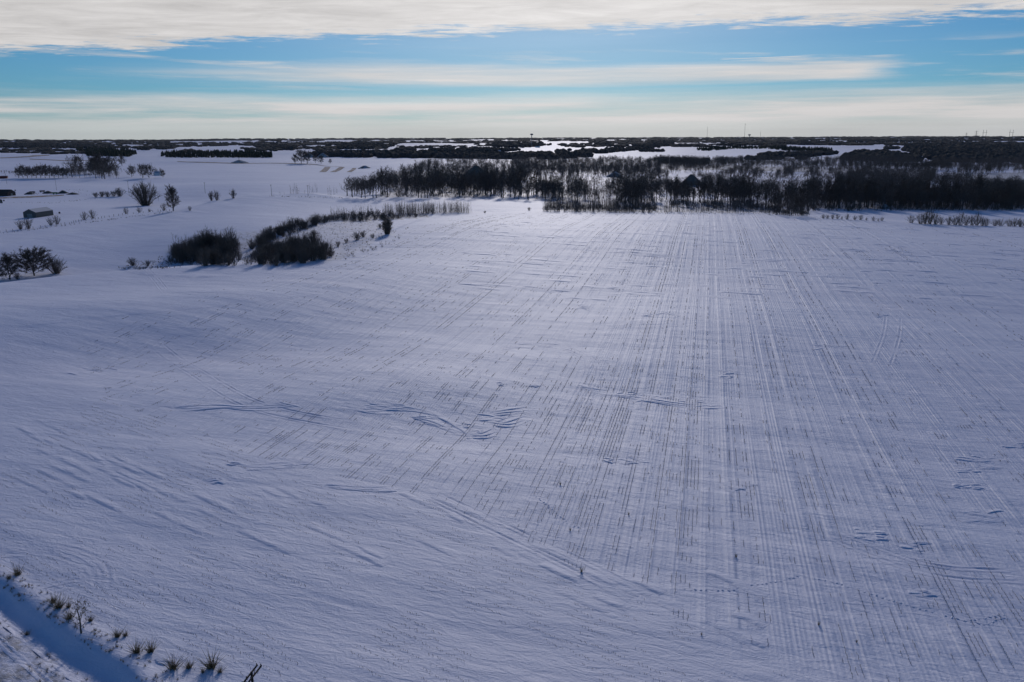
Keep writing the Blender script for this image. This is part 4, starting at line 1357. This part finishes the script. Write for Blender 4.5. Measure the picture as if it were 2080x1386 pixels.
def heap(px, py, wpx, hpx, label, mat, name='gravel_pile', seed=0):
    p_ = g1(px, py)
    sc_ = dist_m(p_) / F_PX
    w_, h_ = wpx * sc_ / 2, hpx * sc_
    rg = np.random.default_rng(seed + px)
    k, rings = 18, [(1.0, -0.35), (0.98, 0.0), (0.78, 0.24), (0.52, 0.56), (0.26, 0.86), (0.10, 0.99)]
    V_, F_ = [], []
    ph = rg.random(k)
    for rf, hf in rings:
        for i in range(k):
            a = i * 2 * math.pi / k
            r = rf * w_ * (1 + 0.16 * (ph[i] - 0.5) + 0.07 * rg.normal())
            V_.append((math.cos(a) * r, math.sin(a) * r * 0.8, hf * h_ * (1 + 0.04 * rg.normal()) if hf > 0 else hf * 3))
    V_.append((0, 0, h_ * 1.02))
    for j in range(len(rings) - 1):
        for i in range(k):
            a, b_ = j * k + i, j * k + (i + 1) % k
            F_ += [(a, b_, b_ + k), (a, b_ + k, a + k)]
    for i in range(k):
        F_.append(((len(rings) - 1) * k + i, (len(rings) - 1) * k + (i + 1) % k, len(V_) - 1))
    o = link_obj(name, mesh_np(name, V_, F_, mat, True), None, tuple(p_))
    return tag(o, label, 'heap')


mt, b = new_mat('snowy_gravel')
geo = X.nt.nodes.new('ShaderNodeNewGeometry')
n_ = noise(X(geo.outputs['Position']), 0.18, 5, 0.7)
link(mixc(smooth(n_, 0.40, 0.62), (0.21, 0.18, 0.15), (0.55, 0.54, 0.58)), b.inputs['Base Color'])
b.inputs['Roughness'].default_value = 0.9
M['snowy_gravel'] = mt
heap(656, 320, 26, 8, 'small pointed gravel heap dusted with snow on the left plain', M['snowy_gravel'])
heap(627, 320, 30, 8, 'broad gravel heap behind the clump of trees on the left plain', M['snowy_gravel'])
heap(741, 342, 28, 5, 'low snowy heap beside the brown strips left of the wood', M['snowy_gravel'])
heap(968, 368, 74, 30, 'big gravel mound rising out of the wood left of centre', M['gravel'])
heap(1249, 360, 38, 10, 'snowy gravel mound in the clearing right of centre', M['snowy_gravel'])
heap(1404, 376, 46, 20, 'dark gravel mound among the trees right of centre', M['gravel'])
heap(1796, 424, 22, 8, 'small snowy heap at the foot of the right-hand wood', M['snowy_gravel'])
heap(1935, 318, 26, 6, 'white snowy mound in the dark woods at the right', M['drift'])
heap(486, 331, 34, 5, 'low earth mound beside the field track on the left', M['snowy_gravel'])
heap(486, 330, 1.5, 9, 'small upright cairn on top of the low earth mound', M['dark'], 'stone_cairn')
for (x_, y_, lb) in [(121, 434, 'dark barrel right of the machine shed'), (8, 409, 'dark heap by the small hut at the left border'), (31, 388, 'dark box-shaped feed bin right of the barn')]:
    p_ = g1(x_, y_)
    B = MB(); B.tube((0, 0, -0.2), (0, 0, 1.5), 0.85, 0.8, 10); B.tube((0, 0, 1.5), (0, 0, 1.75), 0.9, 0.55, 10)
    tag(link_obj('storage_drum', B.mesh('storage_drum', M['dark']), None, tuple(p_)), lb, 'drum')
# scraps along the yard and field boundaries
yard = np.vstack([sprinkle([(50, 394), (150, 391), (170, 393), (60, 397)], 60, 201), sprinkle([(20, 412), (90, 412), (200, 403), (200, 405), (90, 415)], 36, 202), sprinkle([(130, 386), (160, 385), (240, 396), (180, 398)], 34, 203),
                  sprinkle([(400, 329), (600, 334), (700, 340), (700, 342), (600, 336), (400, 331)], 60, 204), sprinkle([(0, 322), (100, 318), (100, 319), (0, 323)], 40, 205), sprinkle([(540, 398), (700, 402), (700, 404), (540, 400)], 40, 206),
                  sprinkle([(0, 475), (350, 430), (350, 432), (0, 477)], 90, 207), sprinkle([(0, 352), (150, 349), (150, 351), (0, 354)], 60, 208), sprinkle([(150, 327), (340, 336), (340, 337), (150, 328)], 40, 209),
                  sprinkle([(560, 330), (700, 333), (720, 330), (640, 327)], 40, 210), sprinkle([(240, 545), (340, 543), (340, 548), (240, 549)], 60, 211), sprinkle([(690, 525), (790, 490), (830, 462), (835, 466), (800, 496), (700, 530)], 50, 212)])
joined('field_margin_weeds', BUSH_A, yard, 0.32, M['twig'], 66)


for (x_, y_, w_, h_, lb) in [(60, 395, 18, 4, 'low dark heap of scrap at the left end of the farmyard row'), (98, 393, 22, 4, 'low dark heap of scrap left of the green wagon'), (128, 393, 20, 5, 'brushy dark heap right of the green wagon'), (148, 395, 22, 3, 'flat spread of rubble at the right end of the farmyard row')]:
    heap(x_, y_, w_, h_, lb, M['bark'], 'scrap_heap')
# thin sheets of bare soil and tracks on the snow ------------------------------
def sheet(name, poly, mat, lift=0.05, kind='structure'):
    """a patch of other ground laid on the snow sheet, following it"""
    w_ = pxpath(poly)
    lo, hi = w_.min(0), w_.max(0)
    # triangulate as a fan of quads between the two long edges
    n = len(w_) // 2
    A_, B_ = w_[:n], w_[n:][::-1]
    V_, F_ = [], []
    m1, m2 = 24, 6
    ti = np.linspace(0, n - 1, m1)
    for t in ti:
        a = np.array([np.interp(t, range(n), A_[:, 0]), np.interp(t, range(n), A_[:, 1])])
        c = np.array([np.interp(t, range(n), B_[:, 0]), np.interp(t, range(n), B_[:, 1])])
        for s_ in np.linspace(0, 1, m2):
            q_ = a + (c - a) * s_
            V_.append((q_[0], q_[1], float(zt(q_[0], q_[1])) + lift))
    for i in range(m1 - 1):
        for j in range(m2 - 1):
            a = i * m2 + j
            F_ += [(a, a + m2, a + m2 + 1), (a, a + m2 + 1, a + 1)]
    o = link_obj(name, mesh_np(name, V_, F_, mat, True))
    o['kind'] = kind
    return o


mt, b = new_mat('patchy_soil')
geo = X.nt.nodes.new('ShaderNodeNewGeometry')
n_ = noise(X(geo.outputs['Position']), 0.16, 5, 0.75)
link(mixc(smooth(n_, 0.46, 0.66), (0.24, 0.15, 0.10), (0.72, 0.71, 0.80)), b.inputs['Base Color'])
b.inputs['Roughness'].default_value = 0.9
M['patchy_soil'] = mt
for poly in ([(648, 350), (660, 340), (672, 340), (662, 350)], [(670, 350), (690, 340), (699, 341), (682, 350)], [(704, 350), (716, 342), (724, 342), (714, 350)]):
    sheet('bare_soil_strip', [poly[0], poly[1], poly[2], poly[3]], M['patchy_soil'], 0.5)
sheet('field_track', [(0, 322), (60, 319.5), (100, 316.5), (100, 315), (60, 317.5), (0, 320.5)], M['patchy_soil'], 0.5)
sheet('field_track', [(60, 324.5), (130, 327.5), (230, 326.5), (230, 325), (130, 326), (60, 323)], M['patchy_soil'], 0.5)
sheet('field_track', [(360, 329), (500, 333), (640, 335), (700, 341), (700, 340), (640, 334), (500, 332), (360, 328)], M['patchy_soil'], 0.5)
sheet('farm_lane', [(0, 404), (60, 402), (130, 398), (130, 396), (60, 399), (0, 401)], M['patchy_soil'], 0.2)
sheet('country_road', [(1403, 312), (1406, 300), (1402, 286), (1405, 286), (1410, 300), (1412, 312)], M['drift'], 0.6)


# ------------------------------------------------------------------ poles, masts, towers
def utility_pole(pos, h, label, rz=0.0, double=False, arm=2.6, group=None, steep=0):
    e = bpy.data.objects.new('utility_pole', None); COL.objects.link(e)
    e.location = pos; e.rotation_euler = (0, 0, rz)
    tag(e, label, 'utility pole', group)
    P_ = MB(); P_.tube((0, 0, -0.6), (0, 0, h), 0.17, 0.115, 10)
    link_obj('pole', P_.mesh('pole', M['pole'], True), e)
    zs = h - 0.35
    for s_ in ((-1, 1) if double else (1,)):
        A_ = MB(); A_.box((0, s_ * 0.215, zs), (arm, 0.11, 0.14))
        link_obj('crossarm', A_.mesh('crossarm', M['pole']), e)
    for s_ in (-1, 1):
        Br = MB(); Br.tube((s_ * arm * 0.30, 0.14, zs - 0.08), (s_ * 0.06, 0.14, zs - 0.95), 0.035, 0.035, 4)
        link_obj('brace', Br.mesh('brace', M['pole']), e)
    for x_ in (-arm * 0.46, -arm * 0.2, arm * 0.46):
        for s_ in ((-1, 1) if double else (1,)):
            I_ = MB(); I_.tube((x_, s_ * 0.215, zs + 0.07), (x_, s_ * 0.215, zs + 0.16), 0.025, 0.025, 5); I_.tube((x_, s_ * 0.215, zs + 0.16), (x_, s_ * 0.215, zs + 0.27), 0.06, 0.045, 8)
            link_obj('insulator', I_.mesh('insulator', M['dark'], True), e)
    return e


# near pole, standing on the road bank just outside the bottom of the picture
POLE_H = 12.5
top = ray(np.array([511.5]), np.array([1372.0]))[0]
t_ = None
for t_try in np.linspace(0.01, 0.08, 2000):
    q_ = np.array([0, 0, CAM_H]) + top * t_try
    if q_[2] - float(zt(q_[0], q_[1])) < POLE_H - 0.35:
        break
utility_pole((q_[0], q_[1], float(zt(q_[0], q_[1]))), POLE_H, 'near dark utility pole top with a double crossarm at the bottom edge', R_(90 - 10.9), True, 2.9)
UP = [(14, 374, 17, 'utility pole nearest the left border above the barn'), (115, 387, 26, 'tall utility pole rising behind the green wagon'), (262, 393, 22, 'utility pole left of the fan-shaped tree clump'), (417, 393, 20, 'utility pole left of the pair of bushy trees on the hill'),
      (552, 399, 22, 'utility pole on the hill crest left of the saplings'), (626, 399, 21, 'utility pole among the saplings left of the wood')]
for (x_, y_, n_, lb) in UP:
    p_ = g1(x_, y_)
    utility_pole(tuple(p_), px_h(p_, n_), lb, R_(prng.uniform(10, 50)), False, 2.4, 'utility poles across the left fields')


def at_far(px, dist):
    """a point on the ground in the direction of a picture column at a given distance"""
    d = ray(np.array([px]), np.array([280.0]))[0]
    a = math.atan2(d[0], d[1])
    x_, y_ = dist * math.sin(a), dist * math.cos(a)
    return np.array([x_, y_, float(zt(x_, y_))])


def z_at(px, py, dist):
    d = ray(np.array([px]), np.array([float(py)]))[0]
    return CAM_H + dist * d[2] / math.hypot(d[0], d[1])


def water_tower(px, ytop, dist, label, w=9.0):
    p_ = at_far(px, dist)
    H_ = z_at(px, ytop, dist) - p_[2]
    e = bpy.data.objects.new('water_tower', None); COL.objects.link(e); e.location = tuple(p_)
    tag(e, label, 'water tower')
    C_ = MB(); C_.tube((0, 0, -2), (0, 0, H_ - 9), 2.4, 2.0, 10); link_obj('column', C_.mesh('column', M['mast'], True), e)
    T_ = MB()
    for z0, z1, ra, rb in ((-11, -8.5, 2.5, w * .8), (-8.5, -5, w * .8, w), (-5, -2, w, w * .8), (-2, 0, w * .8, w * .2)):
        T_.tube((0, 0, H_ + z0), (0, 0, H_ + z1), ra, rb, 14)
    link_obj('tank', T_.mesh('tank', M['mast'], True), e)


def mast(px, ytop, dist, label, r_=0.9, ball=False):
    p_ = at_far(px, dist)
    H_ = z_at(px, ytop, dist) - p_[2]
    e = bpy.data.objects.new('radio_mast', None); COL.objects.link(e); e.location = tuple(p_)
    tag(e, label, 'mast')
    C_ = MB()
    for k in range(3):
        a = k * 2.094
        C_.tube((math.cos(a) * r_, math.sin(a) * r_, -2), (math.cos(a) * r_, math.sin(a) * r_, H_), 0.28, 0.22, 4)
    for k in range(int(H_ / 6)):
        for j in range(3):
            a, c = j * 2.094, (j + 1) * 2.094
            C_.tube((math.cos(a) * r_, math.sin(a) * r_, k * 6), (math.cos(c) * r_, math.sin(c) * r_, k * 6 + 6), 0.14, 0.14, 3)
    link_obj('lattice', C_.mesh('lattice', M['dark']), e)
    A_ = MB(); A_.tube((0, 0, H_), (0, 0, H_ + 5), 2.2 if ball else 0.3, 1.6 if ball else 0.1, 6)
    link_obj('antenna', A_.mesh('antenna', M['dark']), e)


water_tower(1080, 271.5, 5200, 'dark water tower with a wide tank standing on the skyline at centre', 11)
water_tower(1522, 273, 7000, 'pale water tower on the skyline right of the two masts', 12)
mast(1436, 258, 6500, 'thin radio mast on the skyline, left of the tallest one')
mast(1512, 253, 6500, 'tallest radio mast on the skyline, with a blob at its top', 0.9, True)
mast(1544, 268, 7500, 'short mast on the skyline right of the pale water tower')


def pylon(px, ytop, dist, label, group, twin=True):
    p_ = at_far(px, dist)
    H_ = z_at(px, ytop, dist) - p_[2]
    e = bpy.data.objects.new('power_pylon', None); COL.objects.link(e); e.location = tuple(p_)
    tag(e, label, 'pylon', group)
    w_ = 7.5 if twin else 3.0
    for s_ in (-1, 1):
        L_ = MB(); L_.tube((s_ * w_, 0, -2), (s_ * (w_ if twin else 1.0), 0, H_), 0.8, 0.6, 5)
        link_obj('leg', L_.mesh('leg', M['dark']), e)
    for f_ in ((0.86,) if twin else (0.72, 0.85, 0.97)):
        A_ = MB(); A_.box((0, 0, H_ * f_), (w_ * 3.2 if twin else 22, 0.9, 0.9))
        link_obj('crossarm', A_.mesh('crossarm', M['dark']), e)


PG = 'pylons on the right skyline'
pylon(1962, 270, 6500, 'small pylon on the right skyline, leftmost of the row', PG, False)
pylon(1982, 266, 5600, 'lattice pylon with stacked crossarms on the right skyline', PG, False)
pylon(1999, 264, 4600, 'two-legged pylon on the right skyline beside the lattice pylon', PG)
pylon(2053, 263.5, 4600, 'two-legged pylon on the right skyline nearest the right border', PG)

# ------------------------------------------------------------------ weeds on the road bank, each by itself
TUFT = [gen_tuft(s_, 1.0, 90, 0.04, 1.3) for s_ in range(5)]
TUFT_ME = [mesh_np('weed_clump', V_, F_, M['grass']) for V_, F_ in TUFT]
WB = 'weed clumps along the ditch bank'
for (x_, y_, n_, lb) in [(108, 1224, 18, 'small tan weed clump highest on the ditch bank'), (119, 1235, 26, 'tan weed clump left of the little bare tree on the bank'), (139, 1234, 14, 'low tan tuft right of the tan weed clump near the little bare tree'),
                         (142, 1257, 20, 'dark weed clump touching the left of the little bare tree'), (184, 1262, 14, 'weed tuft touching the right of the little bare tree'), (238, 1294, 20, 'tan weed clump below the little bare tree, left of its twin'),
                         (255, 1292, 14, 'smaller tan tuft beside the weed clump below the little bare tree'), (278, 1326, 28, 'wide dry weed clump half way down the bank, left one'), (306, 1324, 26, 'wide dry weed clump half way down the bank, right one'),
                         (352, 1358, 32, 'leaning brown weed clump on the lower bank'), (384, 1357, 20, 'pale weed clump right of the leaning brown one'), (429, 1356, 38, 'tall rust-brown weed with a bent stem nearest the pole'),
                         (447, 1366, 16, 'low weed tuft between the tall rust-brown weed and the pole'), (36, 1168, 20, 'dark tuft on the bank near the left border'), (18, 1176, 12, 'small tuft on the bank at the left border'),
                         (55, 1290, 12, 'small dark weed on the road verge below the ditch'), (412, 1366, 12, 'low tuft left of the tall rust-brown weed')]:
    p_ = g1(x_, y_)
    plant(tuple(p_), px_h(p_, n_) * 1.05, lb, WB, TUFT_ME, 'weed_clump', 'weeds', 1.0, 0.95)
p_ = g1(165, 1286)
tm, cm = gen_tree(77, H=3.6, spread=0.36, base=0.2, limbs=10, subs=4, twigs=4, tw=0.035)
e = bpy.data.objects.new('small_tree', None); COL.objects.link(e); e.location = tuple(p_)
tag(e, 'little bare tree with seed heads standing on the ditch bank', 'tree')
sc_ = px_h(p_, 52) * 1.35 / 3.6
e.scale = (sc_, sc_, sc_)
link_obj('trunk', tm.mesh('trunk', M['bark']), e)
link_obj('crown', cm.mesh('crown', M['twig_light']), e)
vt = MB()
rngv = np.random.default_rng(4)
for k in range(70):
    a = rngv.random() * 6.28; rr_ = rngv.random() ** 0.6 * 1.2; hz = 1.6 + rngv.random() * 1.9
    vt.blade((math.cos(a) * rr_, math.sin(a) * rr_, hz), (rngv.normal() * .12, rngv.normal() * .12, 0.16), 0.12, rngv)
link_obj('seed_heads', vt.mesh('seed_heads', M['grass']), e)['kind'] = 'stuff'
# rough grass on the road verge and the bank
vp = []
for (d0, d1, t0, t1, n) in ((-2.6, 0.4, -12, 60, 260), (3.0, 6.5, -10, 60, 160), (20, 30, -30, 90, 420)):
    d_ = np.random.default_rng(int(d1 * 10)).uniform(d0, d1, n); t__ = np.random.default_rng(int(d1 * 10) + 1).uniform(t0, t1, n)
    q2 = r0[None] + RD[None] * t__[:, None] + RN[None] * d_[:, None]
    vp.append(np.c_[q2, zt(q2[:, 0], q2[:, 1])])
vp = np.vstack(vp)
joined('verge_grass', [gen_tuft(s_, 0.42, 14, 0.035, 1.3) for s_ in (21, 22, 23)], vp, np.random.default_rng(1).uniform(0.5, 1.3, len(vp)), M['grass'], 67)
# tall dead weeds standing singly among the stubble
for i_, (x_, y_, n_, lb) in enumerate([(1181, 1163, 17, 'tall dead weed at the near corner of the stubble rows'), (1138, 985, 10, 'dead weed clump among the stubble, near a snow ridge'), (1495, 1132, 12, 'single dead weed in the lower stubble rows'),
                                      (1663, 1270, 12, 'single dead weed right of the lowest stubble rows'), (1425, 1290, 9, 'small dead weed on the headland at the lower right'), (1277, 1046, 9, 'dark dead weed between stubble rows right of centre'),
                                      (1740, 1305, 9, 'small dead weed near the lower right corner rows'), (1158, 1078, 10, 'reddish dead weed among stubble rows at lower centre')]):
    p_ = g1(x_, y_)
    plant(tuple(p_), px_h(p_, n_) * 1.0, lb, 'dead weeds in the stubble', TUFT_ME, 'dead_weed', 'weed', 1.0, 0.45)

# ------------------------------------------------------------------ a trace of winter haze
hz_b = MB(); hz_b.box((0, 0, 70.0), (56000, 56000, 300.0))
hm = bpy.data.materials.new('haze'); hm.use_nodes = True
hn = hm.node_tree; hn.nodes.clear()
ho = hn.nodes.new('ShaderNodeOutputMaterial'); hv = hn.nodes.new('ShaderNodeVolumePrincipled')
hv.inputs['Color'].default_value = (0.90, 0.94, 1.0, 1)
hv.inputs['Density'].default_value = 7.0e-6
hn.links.new(hv.outputs[0], ho.inputs['Volume'])
hz_o = link_obj('haze', hz_b.mesh('haze', hm)); hz_o['kind'] = 'stuff'
